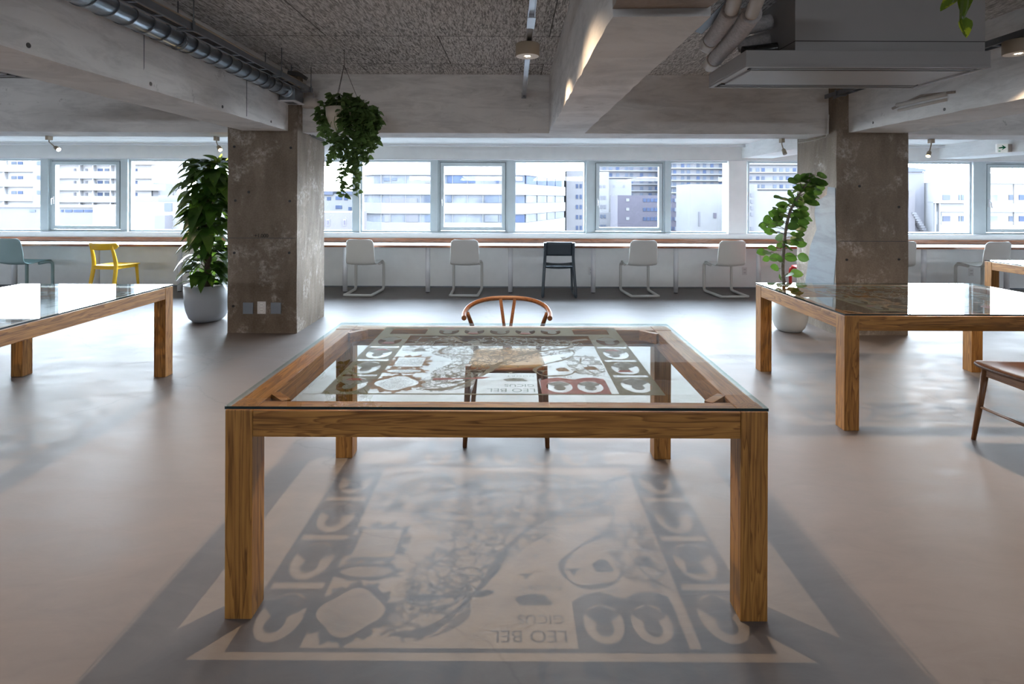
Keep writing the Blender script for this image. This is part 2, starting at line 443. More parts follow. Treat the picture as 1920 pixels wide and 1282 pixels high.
def struct(name, mb, mat, label, cat='structure', **kw):
    o = mb.build(name, mat, **kw); tag(o, label, cat, kind='structure'); return o
def box1(x0, x1, y0, y1, z0, z1):
    m = MB(); m.box(x0, x1, y0, y1, z0, z1); return m
def curve(pts, n=8):
    """Catmull-Rom through pts"""
    P = [Vector(p) for p in pts]; P = [P[0]*2-P[1]] + P + [P[-1]*2-P[-2]]
    out = []
    for i in range(1, len(P)-2):
        for k in range(n):
            t = k/n; a, b, c, d = P[i-1], P[i], P[i+1], P[i+2]
            out.append(0.5*((2*b)+(c-a)*t+(2*a-5*b+4*c-d)*t*t+(3*b-a-3*c+d)*t**3))
    out.append(P[-2]); return out
def text_mesh(body, size, align='CENTER', name='lettering', depth=0.0, spacing=1.0):
    cu = bpy.data.curves.new('t', 'FONT'); cu.body = body; cu.size = size; cu.align_x = align; cu.align_y = 'CENTER'
    cu.extrude = depth; cu.space_character = spacing
    o = bpy.data.objects.new('t', cu); col.objects.link(o)
    bpy.context.view_layer.update()
    dg = bpy.context.evaluated_depsgraph_get()
    me = bpy.data.meshes.new_from_object(o.evaluated_get(dg))
    bpy.data.objects.remove(o); me.name = name
    return me
# ------------------------------------------------------------------ the room
XL, XR, YB = -9.2, 9.2, -6.0          # room extents
CZ = 2.70                             # ceiling
WY = 8.44                             # window wall face
struct('floor', box1(XL, XR, YB, WY + 0.25, -0.2, 0.0), M['floor'], 'pale grey trowelled mortar floor', 'floor')
struct('ceiling', box1(XL, XR, YB, WY + 0.25, CZ, CZ + 0.25), M['ceiling'], 'grey wood wool board ceiling slab', 'ceiling')
struct('wall_left', box1(XL - 0.2, XL, YB, WY + 0.25, 0, CZ), M['wall'], 'white side wall on the left, outside the view', 'wall')
struct('wall_right', box1(XR, XR + 0.2, YB, WY + 0.25, 0, CZ), M['wall'], 'white side wall on the right, outside the view', 'wall')
BH0, BH1 = 2.13, 2.33                   # opening added behind the viewer so daylight brightens camera-facing surfaces
struct('wall_back', box1(XL, XR, YB - 0.2, YB, 0, BH0), M['wall'], 'white low wall behind the viewer', 'wall')
struct('wall_back_upper', box1(XL, XR, YB - 0.2, YB, BH1, CZ), M['wall'], 'white upper wall behind the viewer', 'wall')
# window wall: apron under the sill, header above, pier
SILL, HEAD = 0.85, 1.99
struct('wall_front', box1(XL, XR, WY, WY + 0.25, 0, SILL - 0.012), M['white_paint'], 'white wall under the windows behind the counter', 'wall')
struct('wall_front_upper', box1(XL, XR, WY, WY + 0.25, HEAD + 0.012, CZ), M['white_paint'], 'white wall band above the windows', 'wall')
struct('trim_1', box1(XL, XR, WY - 0.015, WY + 0.25, SILL - 0.012, SILL), M['white_metal'], 'white window sill board under the windows', 'trim')
struct('trim_2', box1(XL, XR, WY - 0.012, WY + 0.25, HEAD, HEAD + 0.012), M['white_metal'], 'thin white head trim above the windows', 'trim')
struct('trim_3', box1(XL, XR, 8.30, 8.34, 2.195, 2.222), M['white_metal'], 'white curtain rail above the windows', 'trim')
struct('ceiling_soffit', box1(XL, XR, 7.35, WY, 2.24, CZ), M['beam_white'], 'white painted soffit along the window wall', 'ceiling')
p0, p1 = at(1366, 370, WY).x, at(1400, 370, WY).x
struct('wall_pier', box1(p0, p1, WY, WY + 0.25, SILL, HEAD), M['white_paint'], 'white wall pier between the windows left of the right column', 'wall')
struct('baseboard_front', box1(XL, XR, WY - 0.006, WY, 0, 0.02), M['galv_dark'], 'thin dark base strip below the window wall', 'baseboard')

# columns
BZ = 2.08
def column(x0, x1, y0, y1, label):
    m = MB(); m.box(x0, x1, y0, y1, 0, CZ)
    bmesh.ops.subdivide_edges(m.bm, edges=m.bm.edges[:], cuts=14, use_grid_fill=True)
    rnd = random.Random(x0)
    for v in m.bm.verts:
        v.co.x += rnd.uniform(-1, 1) * 0.003; v.co.y += rnd.uniform(-1, 1) * 0.003
    o = struct('concrete_column', m, M['column'], label, 'column')
    return o
cl = column(-2.947, -2.234, 5.56, 6.36, 'bare concrete column on the left with a level mark')
cr = column(3.315, 4.056, 5.56, 6.33, 'bare concrete column on the right behind the fig plant')
# formwork tie holes on the columns (dark plugs) and horizontal pour lines, part of each column
def plugs(parent, pts, face):
    for px, py in pts:
        m = MB()
        if face == 'f':
            p = at(px, py, 5.554); m.tube([p, p + Vector((0, 0.01, 0))], 0.013, 12)
        m.build('tie_hole', M['black'], parent)
plugs(cl, [(441, 376), (543, 377), (466, 360), (439, 275), (545, 277), (439, 474), (542, 474), (437, 574)], 'f')
plugs(cr, [(1588, 487), (1686, 486), (1612, 349), (1686, 388)], 'f')
for c, segs in ((cl, ((424, 557, 446), (424, 556, 504))), (cr, ((1570, 1703, 452), (1570, 1704, 484)))):
    for k, (a, b, y) in enumerate(segs):
        m = MB(); pa, pb = at(a, y, 5.556), at(b, y, 5.556); pb.z = pa.z
        m.bar(pa + Vector((0.02, 0, 0)), pb - Vector((0.02, 0, 0)), 0.006, 0.006 if k == 0 else 0.003)
        m.build('pour_line', M['wire_dark'] if k == 0 else M['column'], c)
me = text_mesh('+1.000', 0.052, name='level_mark', depth=0.0006)
o = bpy.data.objects.new('level_mark', me); col.objects.link(o); me.materials.append(M['ink'])
p = at(490, 442, 5.5535); o.rotation_euler = (PI/2, 0, 0); o.location = p; o.parent = cl
o['label'] = 'black stencilled level mark reading +1.000'

# beams
def beam(name, x0, x1, y0, y1, z0, z1, mat, label, chips=0.004):
    m = MB(); m.box(x0, x1, y0, y1, z0, z1)
    L = max(x1 - x0, y1 - y0)
    ed = [e for e in m.bm.edges if e.calc_length() > L - 1e-4]
    bmesh.ops.subdivide_edges(m.bm, edges=ed, cuts=int(L / 0.12), use_grid_fill=True)
    rnd = random.Random(label)
    for v in m.bm.verts:
        if v.co.z < z0 + 0.01:
            v.co.z += rnd.uniform(0, chips)
            if y1 - y0 > x1 - x0: v.co.x += rnd.uniform(-chips, chips) * 0.7
            else: v.co.y += rnd.uniform(-chips, chips) * 0.7
    return struct(name, m, mat, label, 'beam')
beam('concrete_beam', XL, XR, 5.70, 6.15, BZ, CZ, M['beam'], 'long cross beam running over the columns parallel to the windows')
bml = beam('concrete_beam', -2.80, -2.327, YB, 5.559, BZ, CZ, M['beam'], 'deep beam on the left running toward the left column')
beam('concrete_beam', 0.366, 0.735, 2.03, 5.698, BZ, CZ, M['beam'], 'pale beam over the room centre right of the raceway', 0.006)
beam('concrete_beam', 0.368, 0.737, YB, 2.029, BZ + 0.008, CZ, M['rough_concrete'], 'rough chipped near end of the centre beam', 0.03)
bmr = beam('concrete_beam', 3.436, 4.03, YB, 5.559, BZ, CZ, M['beam'], 'deep beam on the right running to the right column', 0.006)
beam('concrete_beam', -2.95, -2.36, 6.361, WY - 0.001, 2.03, 2.239, M['beam_white'], 'white beam stub from the left column to the window wall')
beam('concrete_beam', 3.55, 4.03, 6.331, WY - 0.001, 2.03, 2.239, M['beam_white'], 'white beam stub from the right column to the window wall')
beam('concrete_beam', 6.62, 7.15, 6.151, WY - 0.001, 2.03, 2.239, M['beam_white'], 'white beam at far right behind the green arrow sign')
# joint lines on the left beam face, chipped slot with exposed conduits on the right beam
for px in (270, 463):
    pa = at(px, 100, 1.0); Y = 2.326 / -pa.x * 1.0
    m = MB(); m.box(-2.3275, -2.3255, Y - 0.004, Y + 0.004, BZ + 0.02, 2.55); 
    o = m.build('trim_joint', M['galv_dark']); tag(o, 'thin dark vertical joint on the left beam face', 'joint', 'beam joints', kind='structure')
for k, px in enumerate((30, 282, 417, 508)):
    pass
sl = thing('conduit_slot', 'chipped open slot with two pale conduits in the right beam', 'conduit', (3.436, 4.6, 2.25))
# points on beam face x=3.436 seen at pixels
def on_x(px, py, X):
    d = at(px, py, 1.0); k = X / d.x
    return Vector((X, k, CH + (d.z - CH) * k))
a0, a1 = on_x(1682, 197, 3.430), on_x(1775, 176, 3.430)
m = MB(); m.tube([a0, a1], 0.018, 10); m.build('conduit', M['pvc'], sl, loc=-sl.location)
m = MB(); m.tube([a0 - Vector((0, 0.02, 0.05)), a1 - Vector((0, 0, 0.045))], 0.013, 10); m.build('conduit', M['pvc'], sl, loc=-sl.location)
m = MB(); m.tube([a0 + Vector((0.004, 0.06, -0.02)), a0 * 0.5 + a1 * 0.5 + Vector((0.004, 0, 0.035)), a1 + Vector((0.004, -0.08, 0.0))], [0.012, 0.010, 0.010], 8)
m.build('broken_edge', M['rough_concrete'], sl, loc=-sl.location)

# tie holes on the beam faces, mortar patch on the right column side
for o_, X_, pts in ((bml, -2.3275, ((53, 85), (282, 157), (417, 200), (508, 228))), (bmr, 3.4355, ((1637, 230), (1771, 205)))):
    for px, py in pts:
        p = on_x(px, py, X_); m = MB(); m.tube([p - Vector((0.002, 0, 0)), p + Vector((0.002, 0, 0))], 0.013, 12); m.build('tie_hole', M['wire_dark'], o_)
pp_ = [(1566, 352), (1552, 350), (1550, 365), (1540, 372), (1530, 380), (1527, 400), (1531, 430), (1524, 448), (1519, 462), (1514, 500), (1508, 540), (1560, 580), (1568, 470), (1566, 400)]
m = MB(); c_ = [on_x(px, py, 3.3095) for px, py in pp_]
f_ = m.bm.faces.new([m.bm.verts.new(v) for v in c_]); r_ = bmesh.ops.extrude_face_region(m.bm, geom=[f_])
for v in r_['geom']:
    if isinstance(v, bmesh.types.BMVert): v.co.x += 0.004
o = m.build('mortar_patch', M['patch'], cr); o['label'] = 'blue grey mortar patch'

# ------------------------------------------------------------------ windows
def wbox(name, x0, x1, z0, z1, y0, y1, mat, parent):
    return box1(x0, x1, y0, y1, z0, z1).build(name, mat, parent)
def X(px): return at(px, 370, WY + 0.1).x
wn = [0]
def window(px0, px1, sash, label, pane_l=None, pane_r=None):
    wn[0] += 1
    x0, x1 = X(px0), X(px1); y = WY + 0.07
    root = bpy.data.objects.new('window_%d' % wn[0], None); col.objects.link(root)
    tag(root, label, 'window', kind='structure')
    root.location = ((x0 + x1) / 2, y, SILL)
    def part(name, a, b, c, d, e, f, mat):
        o = box1(a, b, e, f, c, d).build(name, mat, root); o.location = -root.location; return o
    t = 0.028; y0, y1 = y, y + 0.09
    m = MB()
    m.box(x0, x0 + t, y0, y1, SILL, HEAD); m.box(x1 - t, x1, y0, y1, SILL, HEAD)
    m.box(x0 + t, x1 - t, y0, y1, SILL, SILL + t); m.box(x0 + t, x1 - t, y0, y1, HEAD - t, HEAD)
    fr = m.build('window_frame', M['alu'], root); fr.location = -root.location
    a, b, c, d = x0 + t, x1 - t, SILL + t, HEAD - t
    if sash:
        s = 0.052; m = MB(); e0, e1 = y - 0.012, y + 0.06
        g = 0.012; a, b, c, d = a + g, b - g, c + g, d - g
        m.box(a, a + s, e0, e1, c, d); m.box(b - s, b, e0, e1, c, d)
        m.box(a + s, b - s, e0, e1, c, c + s); m.box(a + s, b - s, e0, e1, d - s, d)
        so = m.build('sash', M['alu'], root); so.location = -root.location
        h = MB(); h.box(a + 0.012, a + 0.034, e0 - 0.012, e0, 1.28, 1.40); h.tube([(a + 0.023, e0 - 0.02, 1.37), (a + 0.023, e0 - 0.045, 1.36), (a + 0.03, e0 - 0.05, 1.27)], 0.007, 8)
        ho = h.build('handle', M['white_metal'], so)
        a, b, c, d = a + s, b - s, c + s, d - s
        # gap strip of darker aluminium behind the sash
        gk = MB(); gk.box(x0 + t, x0 + t + g, y0 + 0.02, y1, SILL + t, HEAD - t); gk.box(x1 - t - g, x1 - t, y0 + 0.02, y1, SILL + t, HEAD - t)
        gk.box(x0 + t, x1 - t, y0 + 0.02, y1, HEAD - t - g, HEAD - t)
        go = gk.build('gasket', M['alu_dark'], root); go.location = -root.location
    part('pane', a - 0.004, b + 0.004, c - 0.004, d + 0.004, y + 0.030, y + 0.036, M['pane'])
mull = []
def mullion(px0, px1, label=None):
    x0, x1 = X(px0), X(px1)
    o = box1(x0, x1, WY + 0.03, WY + 0.2, SILL, HEAD).build('window_mullion', M['alu']); 
    tag(o, label or 'pale aluminium post between window panes', 'window post', 'window posts', kind='structure')
WL = [(-190, -64, 1, 'hinged window at the far left edge, mostly outside the view'), (-46, 83, 0, 'fixed window at the left edge facing white apartment balconies'),
      (97, 232, 1, 'hinged window left of the potted climber, second from the left edge'), (245, 373, 0, 'fixed window behind the potted climber plant'),
      (386, 520, 1, 'hinged window mostly hidden behind the left column'), (533, 665, 0, 'fixed window just right of the left column'),
      (677, 811, 0, 'fixed window right of the hanging plant'), (822, 952, 1, 'hinged window left of centre facing the banded office'),
      (963, 1098, 0, 'fixed window at the centre of the view'), (1112, 1245, 1, 'hinged window facing the mauve building'),
      (1254, 1366, 0, 'narrow fixed window left of the white pier'), (1400, 1520, 0, 'fixed window behind the fig plant right of the pier'),
      (1532, 1672, 1, 'hinged window hidden behind the right column'), (1684, 1818, 0, 'fixed window just right of the right column'),
      (1842, 1972, 1, 'hinged window at the right edge of the view')]
for a, b, s, l in WL: window(a, b, s, l)
for i in range(len(WL) - 1):
    a, b = WL[i][1], WL[i + 1][0]
    if abs(a - 1366) < 2: continue
    mullion(a, b, 'pale aluminium window post ' + ('left of the ' if True else '') + WL[i + 1][3].replace(' window', ' window', 1)[:60])
# outer wall beyond the windows
for x0, x1 in ((XL, X(-190)), (X(1972), XR)):
    o = box1(x0, x1, WY, WY + 0.25, SILL, HEAD).build('wall_front_end', M['white_paint']); tag(o, 'white wall beyond the ' + ('first' if x0 < 0 else 'last') + ' window, outside the view', 'wall', kind='structure')

# ------------------------------------------------------------------ counter under the windows
ct = thing('window_counter', 'long reddish wood counter under the windows on white legs', 'counter', (0, 7.9, 0))
def cpart(mb, name, mat): 
    o = mb.build(name, mat, ct); o.location = -ct.location; return o
o = cpart(box1(XL + 0.01, XR - 0.01, 7.918, 8.42, 0.671, 0.70), 'countertop', M['white_paint'])
o['label'] = 'white counter surface'
cpart(box1(XL + 0.01, XR - 0.01, 7.90, 7.917, 0.6705, 0.7005), 'edge_strip', M['counter_wood'])
cpart(box1(XL + 0.01, XR - 0.01, 8.415, 8.438, 0.701, 0.768), 'upstand', M['counter_wood'])
for k in range(-6, 7):
    m = MB(); xx = -0.05 + 1.222 * k
    m.tube([(xx, 7.985, 0.012), (xx, 7.985, 0.671)], 0.034, 20)
    lg = cpart(m, 'leg', M['white_metal'])
    f = MB(); f.tube([(xx, 7.985, 0), (xx, 7.985, 0.012)], 0.026, 16); f.build('foot', M['black'], lg)

# wall sockets on the apron wall
def socket(px, py, label):
    p = at(px, py, WY - 0.004)
    t = thing('wall_socket', label, 'socket', p)
    box1(-0.036, 0.036, -0.004, 0.004, -0.06, 0.06).build('plate', M['plate_white'], t)
    for dz in (-0.025, 0.025):
        m = MB(); m.box(-0.010, -0.006, -0.0055, -0.004, dz - 0.008, dz + 0.008); m.box(0.006, 0.010, -0.0055, -0.004, dz - 0.008, dz + 0.008)
        m.build('outlet', M['black'], t)
socket(1396, 508, 'white wall socket under the counter left of the fig plant')
socket(1821, 510, 'white wall socket under the counter at far right')
socket(1108, 508, 'white wall socket under the counter right of the dark chair')
def colplate(px0, px1, py0, py1, mat, name, label):
    a, b = at(px0, py1, 5.553), at(px1, py0, 5.553)
    t = thing(name, label, 'wall plate', ((a.x + b.x) / 2, 5.551, (a.z + b.z) / 2))
    w, h = (b.x - a.x) / 2, (b.z - a.z) / 2
    m = MB(); m.box(-w, w, -0.006, 0.004, -h, h); m.build('plate', mat, t, bev=0.002)
    return t, w, h
colplate(456, 475, 567, 588, M['plate_grey'], 'blank_plate', 'grey square blank plate on the left column, left of the socket')
colplate(508, 527, 567, 588, M['plate_grey'], 'blank_plate', 'grey square blank plate on the left column, right of the socket')
t, w, h = colplate(483, 499, 565, 588, M['plate_white'], 'column_socket', 'white double socket between grey plates on the left column')
for dz in (-0.03, 0.03):
    m = MB(); m.tube([(0, -0.0075, dz), (0, -0.006, dz)], 0.020, 14); ou = m.build('outlet', M['lamp_face'], t)
    m = MB(); m.box(-0.008, -0.005, -0.0085, -0.0074, dz - 0.006, dz + 0.006); m.box(0.005, 0.008, -0.0085, -0.0074, dz - 0.006, dz + 0.006); m.build('slot', M['black'], ou)

# ------------------------------------------------------------------ tables
TW, TD, TH = 1.80, 1.20, 0.694
def make_table(label):
    t = thing('glass_top_table', label, 'table', (0, 0, 0), 0)
    L = 0.09
    for sx in (-1, 1):
        for sy in (-1, 1):
            x = sx * (TW/2 - L/2); y = sy * (TD/2 - L/2)
            m = MB(); m.box(-L/2, L/2, -L/2, L/2, 0, TH)
            m.build('leg', M['pine_z'], t, bev=0.003, loc=(x, y, 0))
            # diagonal corner brace flush under the glass
            m = MB(); c = Vector((sx*(TW/2 - L), sy*(TD/2 - L), 0))
            d = 0.075
            m.bar(c + Vector((-sx*d, -sy*0.002, 0.668)), c + Vector((-sx*0.002, -sy*d, 0.668)), 0.03, 0.05)
            m.build('corner_brace', M['pine_x'], t)
    for sy in (-1, 1):
        m = MB(); m.box(-TW/2 + L + 0.0005, TW/2 - L - 0.0005, -0.043, 0.043, -0.044, 0.044); m.build('rail', M['pine_x'], t, bev=0.003, loc=(0, sy*(TD/2 - 0.045), TH - 0.046))
    for sx in (-1, 1):
        m = MB(); m.box(-0.043, 0.043, -TD/2 + L + 0.0005, TD/2 - L - 0.0005, -0.044, 0.044); m.build('rail', M['pine_y'], t, bev=0.003, loc=(sx*(TW/2 - 0.045), 0, TH - 0.046))
    m = MB(); fs = m.box(-TW/2 - 0.001, TW/2 + 0.001, -TD/2 - 0.001, TD/2 + 0.001, TH + 0.0030, TH + 0.0125)
    for f in fs[2:]: f.material_index = 1
    m.build('glass_top', [M['table_glass'], M['glass_edge']], t)
    return t
T1 = make_table('glass topped pine table in the foreground with a printed map')
T1.location = (-0.055, 2.39, 0); T1.rotation_euler = (0, 0, R(-0.10))
T2 = dup(T1, 'glass topped pine table at the left edge reflecting the windows', (-3.30, 3.38, 0), PI/2)
T3 = dup(T1, 'glass topped pine table on the right in front of the right column', (2.90, 3.865, 0), 0)
T4 = dup(T1, 'pine table at far right edge behind the right table', (6.30, 5.60, 0), 0)

# ------------------------------------------------------------------ printed map under the glass (camera-side view coordinates)
MW, MD = 1.237, 1.008
def make_map(label):
    t = thing('printed_map', label, 'map', (0, 0, 0))
    x0, x1, y0, y1 = -MW/2, MW/2, 0.0, MD
    cw = 0.164; zc = 0.0
    def ring(mb, cx, cy, rx, ry, X0, X1, Y0, Y1, n=48):
        inn, out = [], []
        for k in range(n):
            a = 2*PI*k/n; c, s = math.cos(a), math.sin(a)
            inn.append((cx + rx*c, cy + ry*s, 0))
            q = min((X1 - cx)/c if c > 1e-6 else ((X0 - cx)/c if c < -1e-6 else 1e9), (Y1 - cy)/s if s > 1e-6 else ((Y0 - cy)/s if s < -1e-6 else 1e9))
            out.append((cx + q*c, cy + q*s, 0))
        # snap nearest sample to each corner so the rectangle is exact
        for X_, Y_ in ((X0, Y0), (X1, Y0), (X1, Y1), (X0, Y1)):
            k = min(range(n), key=lambda i: (out[i][0]-X_)**2 + (out[i][1]-Y_)**2); out[k] = (X_, Y_, 0)
        iv = [mb.bm.verts.new(p) for p in inn]; ov = [mb.bm.verts.new(p) for p in out]
        for k in range(n): mb.bm.faces.new((iv[k], iv[(k+1)%n], ov[(k+1)%n], ov[k]))
    def rect(mb, a, b, c, d): mb.poly([(a, c, 0), (b, c, 0), (b, d, 0), (a, d, 0)])
    border = MB(); ports = []
    ys = [0.112, 0.300, 0.503, 0.700]           # portrait centres up each side column
    edges = [0.012, 0.196, 0.398, 0.605, 0.83]
    for cx0, cx1 in ((x0, x0 + cw), (x1 - cw, x1)):
        cx = (cx0 + cx1)/2
        rect(border, cx0, cx1, 0.0, 0.012)
        for k in range(4):
            e0, e1 = edges[k] + (0.022 if k else 0), edges[k+1]
            ring(border, cx, (e0+e1)/2, 0.056, 0.078, cx0, cx1, e0, e1)
            ports.append((cx, (e0+e1)/2, 0.056, 0.078))
            if k:
                rect(border, cx0, cx0 + 0.014, edges[k], e0); rect(border, cx1 - 0.014, cx1, edges[k], e0)
    # far row
    ry0, ry1 = 0.83, MD
    for k in range(5):
        cx = -0.268 + 0.134*k
        ring(border, cx, (ry0+ry1)/2, 0.052, 0.070, cx - 0.067, cx + 0.067, ry0, ry1); ports.append((cx, (ry0+ry1)/2, 0.052, 0.070))
    for s in (-1, 1):
        X0, X1 = sorted((s*0.335, s*MW/2))
        rect(border, X0, X1, ry0, ry0 + 0.03); rect(border, X0, X1, ry1 - 0.03, ry1)
        rect(border, X0, X0 + 0.05, ry0 + 0.03, ry1 - 0.03); rect(border, X1 - 0.05, X1, ry0 + 0.03, ry1 - 0.03)
    rect(border, x0 + cw, x1 - cw, 0.0, 0.012)
    border.build('border', M['p_olive'], t)
    rnd = random.Random(3)
    hats = []
    for i, (cx, cy, rx, ry) in enumerate(ports):
        b = MB()
        off = rnd.uniform(-0.010, 0.010)
        pts = []
        for k in range(28):                       # head toward the viewer, shoulders away
            a = 2*PI*k/28; pts.append((cx + off + 0.024*math.cos(a), cy - 0.022 + 0.030*math.sin(a), 0.00012))
        b.poly(pts)
        sh = [(cx + off - 0.012, cy - 0.008), (cx - 0.036, cy + 0.012), (cx - 0.0555, cy + 0.032), (cx - 0.046, cy + 0.050), (cx, cy + ry), (cx + 0.046, cy + 0.050), (cx + 0.0555, cy + 0.032), (cx + 0.034, cy + 0.010), (cx + off + 0.012, cy - 0.008)]
        b.poly([(x, y, 0.00006) for x, y in sh])
        o = b.build('portrait', M['p_grey'], t)
        if i % 3 != 1:
            h = MB(); w = 0.034
            yc = cy - 0.046 if i % 2 else cy + 0.05
            h.poly([(cx + off - w, yc - 0.004, 0.0002), (cx + off + w, yc - 0.004, 0.0002), (cx + off + w*0.6, yc + 0.018, 0.0002), (cx + off - w*0.6, yc + 0.018, 0.0002)])
            h.build('garment', M['p_red'], o)
    # pair of portraits beside the title, red strapwork panel
    panel = MB(); px0, px1 = 0.178, 0.425
    for cx in (0.245, 0.360):
        ring(panel, cx, 0.085, 0.048, 0.060, cx - 0.0575 - (0.012 if cx < 0.3 else 0), cx + 0.0575 + (0.010 if cx > 0.3 else 0), 0.012, 0.155)
    panel.poly([(px0, 0.155, 0), (0.205, 0.178, 0), (0.25, 0.190, 0), (0.29, 0.172, 0), (0.31, 0.165, 0), (0.345, 0.186, 0), (0.39, 0.190, 0), (0.425, 0.172, 0), (0.425, 0.155, 0)])
    panel.build('portrait_panel', M['p_red'], t)
    for cx in (0.245, 0.360):
        b = MB(); cy = 0.085
        b.poly([(cx + 0.022*math.cos(2*PI*k/24), cy - 0.014 + 0.026*math.sin(2*PI*k/24), 0.0002) for k in range(24)])
        b.poly([(cx - 0.01, cy, 0.0001), (cx - 0.036, cy + 0.018, 0.0001), (cx - 0.044, cy + 0.035, 0.0001), (cx, cy + 0.06, 0.0001), (cx + 0.044, cy + 0.035, 0.0001), (cx + 0.036, cy + 0.018, 0.0001), (cx + 0.01, cy, 0.0001)])
        b.build('portrait', M['p_grey'], t)
    # cartouches with scrolled edges
    def scroll(cx, cy, rx, ry, lobes, amp, inner, name):
        mb = MB(); n = 120; iv, ov = [], []
        for k in range(n):
            a = 2*PI*k/n; c, s = math.cos(a), math.sin(a)
            q = 1/ max(abs(c)/1.0, abs(s)/1.0) if inner == 'rect' else 1.0
            if inner == 'lobed': q = 1.0 + 0.10*math.cos(4*a)
            rr = 1 + amp*(0.6 + 0.4*math.sin(lobes*a) + 0.25*math.sin(2.3*lobes*a + 1))
            iv.append(mb.bm.verts.new((cx + rx*q*c, cy + ry*q*s, 0.0001)))
            ov.append(mb.bm.verts.new((cx + rx*(0.35*q + 0.65)*c*rr + 0.012*c, cy + ry*(0.35*q + 0.65)*s*rr + 0.012*s, 0.0001)))
        for k in range(n): mb.bm.faces.new((iv[k], iv[(k+1)%n], ov[(k+1)%n], ov[k]))
        o = mb.build(name, M['p_brown'], t)
        f = MB(); f.poly([(cx + rx*0.86*math.cos(2*PI*k/40)*(1 if inner != 'rect' else min(1.2, 1/max(abs(math.cos(2*PI*k/40)), abs(math.sin(2*PI*k/40))))), cy + ry*0.86*math.sin(2*PI*k/40)*(1 if inner != 'rect' else min(1.2, 1/max(abs(math.cos(2*PI*k/40)), abs(math.sin(2*PI*k/40))))), 0.0001) for k in range(40)])
        f.build('inscription', M['p_fine'], o)
    scroll(-0.372, 0.385, 0.060, 0.064, 11, 0.45, 'rect', 'cartouche')
    scroll(-0.372, 0.262, 0.070, 0.020, 9, 0.35, 'oval', 'cartouche')
    scroll(-0.372, 0.120, 0.076, 0.072, 12, 0.28, 'lobed', 'cartouche')
    # land areas with fine detail, rivers, coast bands (a generic decorative chart)
    def blob(pts, mat, name, z=0.0):
        mb = MB(); c = curve([(x, y, z) for x, y in pts] + [(*pts[0], z)], 6)[:-1]
        mb.poly(c); return mb.build(name, mat, t)
    blob([(-0.24, 0.66), (-0.05, 0.80), (0.20, 0.78), (0.40, 0.70), (0.36, 0.55), (0.20, 0.47), (0.06, 0.36), (-0.06, 0.20), (-0.20, 0.10), (-0.26, 0.24), (-0.19, 0.40), (-0.30, 0.52)], M['p_terrain'], 'land_area', 0.00003)
    blob([(0.28, 0.46), (0.43, 0.48), (0.44, 0.22), (0.33, 0.24), (0.30, 0.35)], M['p_land'], 'land_area', 0.00003)
    blob([(-0.44, 0.80), (-0.20, 0.81), (-0.22, 0.66), (-0.30, 0.55), (-0.44, 0.56)], M['p_land'], 'land_area', 0.00003)
    blob([(-0.27, 0.20), (-0.12, 0.22), (-0.08, 0.10), (-0.20, 0.03), (-0.29, 0.06)], M['p_land'], 'land_area', 0.00006)
    def band(pts, w, mat, name, z=0.00016):
        c = curve([(x, y, z) for x, y in pts], 10); mb = MB(); rows = []
        for i, p in enumerate(c):
            d = (c[min(i+1, len(c)-1)] - c[max(i-1, 0)]).normalized(); sd = Vector((-d.y, d.x, 0))
            ww = w*(0.75 + 0.35*math.sin(i*0.37) + 0.12*math.sin(i*1.9))
            rows.append([p - sd*ww/2, p + sd*ww/2])
        mb.sheet(rows, False); return mb.build(name, mat, t)
    band([(0.44, 0.77), (0.36, 0.72), (0.34, 0.62), (0.24, 0.57), (0.12, 0.50), (0.02, 0.38), (-0.05, 0.22), (-0.16, 0.07), (-0.26, 0.05)], 0.026, M['p_river'], 'river')
    band([(0.30, 0.60), (0.35, 0.54), (0.31, 0.44), (0.21, 0.36), (0.16, 0.28), (0.20, 0.21), (0.29, 0.22), (0.33, 0.27)], 0.017, M['p_river'], 'river')
    band([(-0.24, 0.80), (-0.17, 0.70), (-0.05, 0.66), (-0.22, 0.62), (-0.26, 0.52), (-0.10, 0.48)], 0.020, M['p_river'], 'river')
    band([(0.36, 0.62), (0.40, 0.63), (0.46, 0.60)], 0.007, M['p_river'], 'river', 0.0002)
    band([(0.37, 0.45), (0.36, 0.36), (0.39, 0.25), (0.45, 0.19)], 0.008, M['p_river'], 'river', 0.0002)
    band([(0.32, 0.48), (0.39, 0.46), (0.45, 0.47)], 0.006, M['p_river'], 'river', 0.0002)
    band([(-0.24, 0.165), (-0.15, 0.17), (-0.06, 0.18), (-0.02, 0.19)], 0.022, M['p_red'], 'ribbon', 0.0003)
    # small ships, a beast and gatehouses
    def ship(cx, cy, s, mat='p_river'):
        mb = MB()
        mb.poly([(cx - s, cy + 0.2*s, 0.0002), (cx - 0.3*s, cy - 0.1*s, 0.0002), (cx + 0.1*s, cy - 0.9*s, 0.0002), (cx + 0.4*s, cy - 0.1*s, 0.0002), (cx + 1.1*s, cy + 0.25*s, 0.0002), (cx + 0.3*s, cy + 0.3*s, 0.0002)])
        mb.build('ship', M[mat], t)
    for cx, cy, s in ((0.24, 0.50, 0.024), (0.13, 0.40, 0.020), (0.19, 0.27, 0.026), (0.09, 0.33, 0.016), (0.06, 0.25, 0.022)): ship(cx, cy, s)
    for cx, cy, rx, ry in ((0.275, 0.28, 0.026, 0.034), (0.395, 0.30, 0.028, 0.03), (0.08, 0.155, 0.045, 0.026), (-0.12, 0.70, 0.03, 0.03), (-0.36, 0.56, 0.028, 0.036)):
        mb = MB(); mb.poly([(cx + rx*math.cos(2*PI*k/20)*(1 + 0.15*math.sin(5*k)), cy + max(-0.5, math.sin(2*PI*k/20))*ry, 0.00022) for k in range(20)]); mb.build('vignette', M['p_brown'] if cx > 0.2 else M['p_grey'], t)
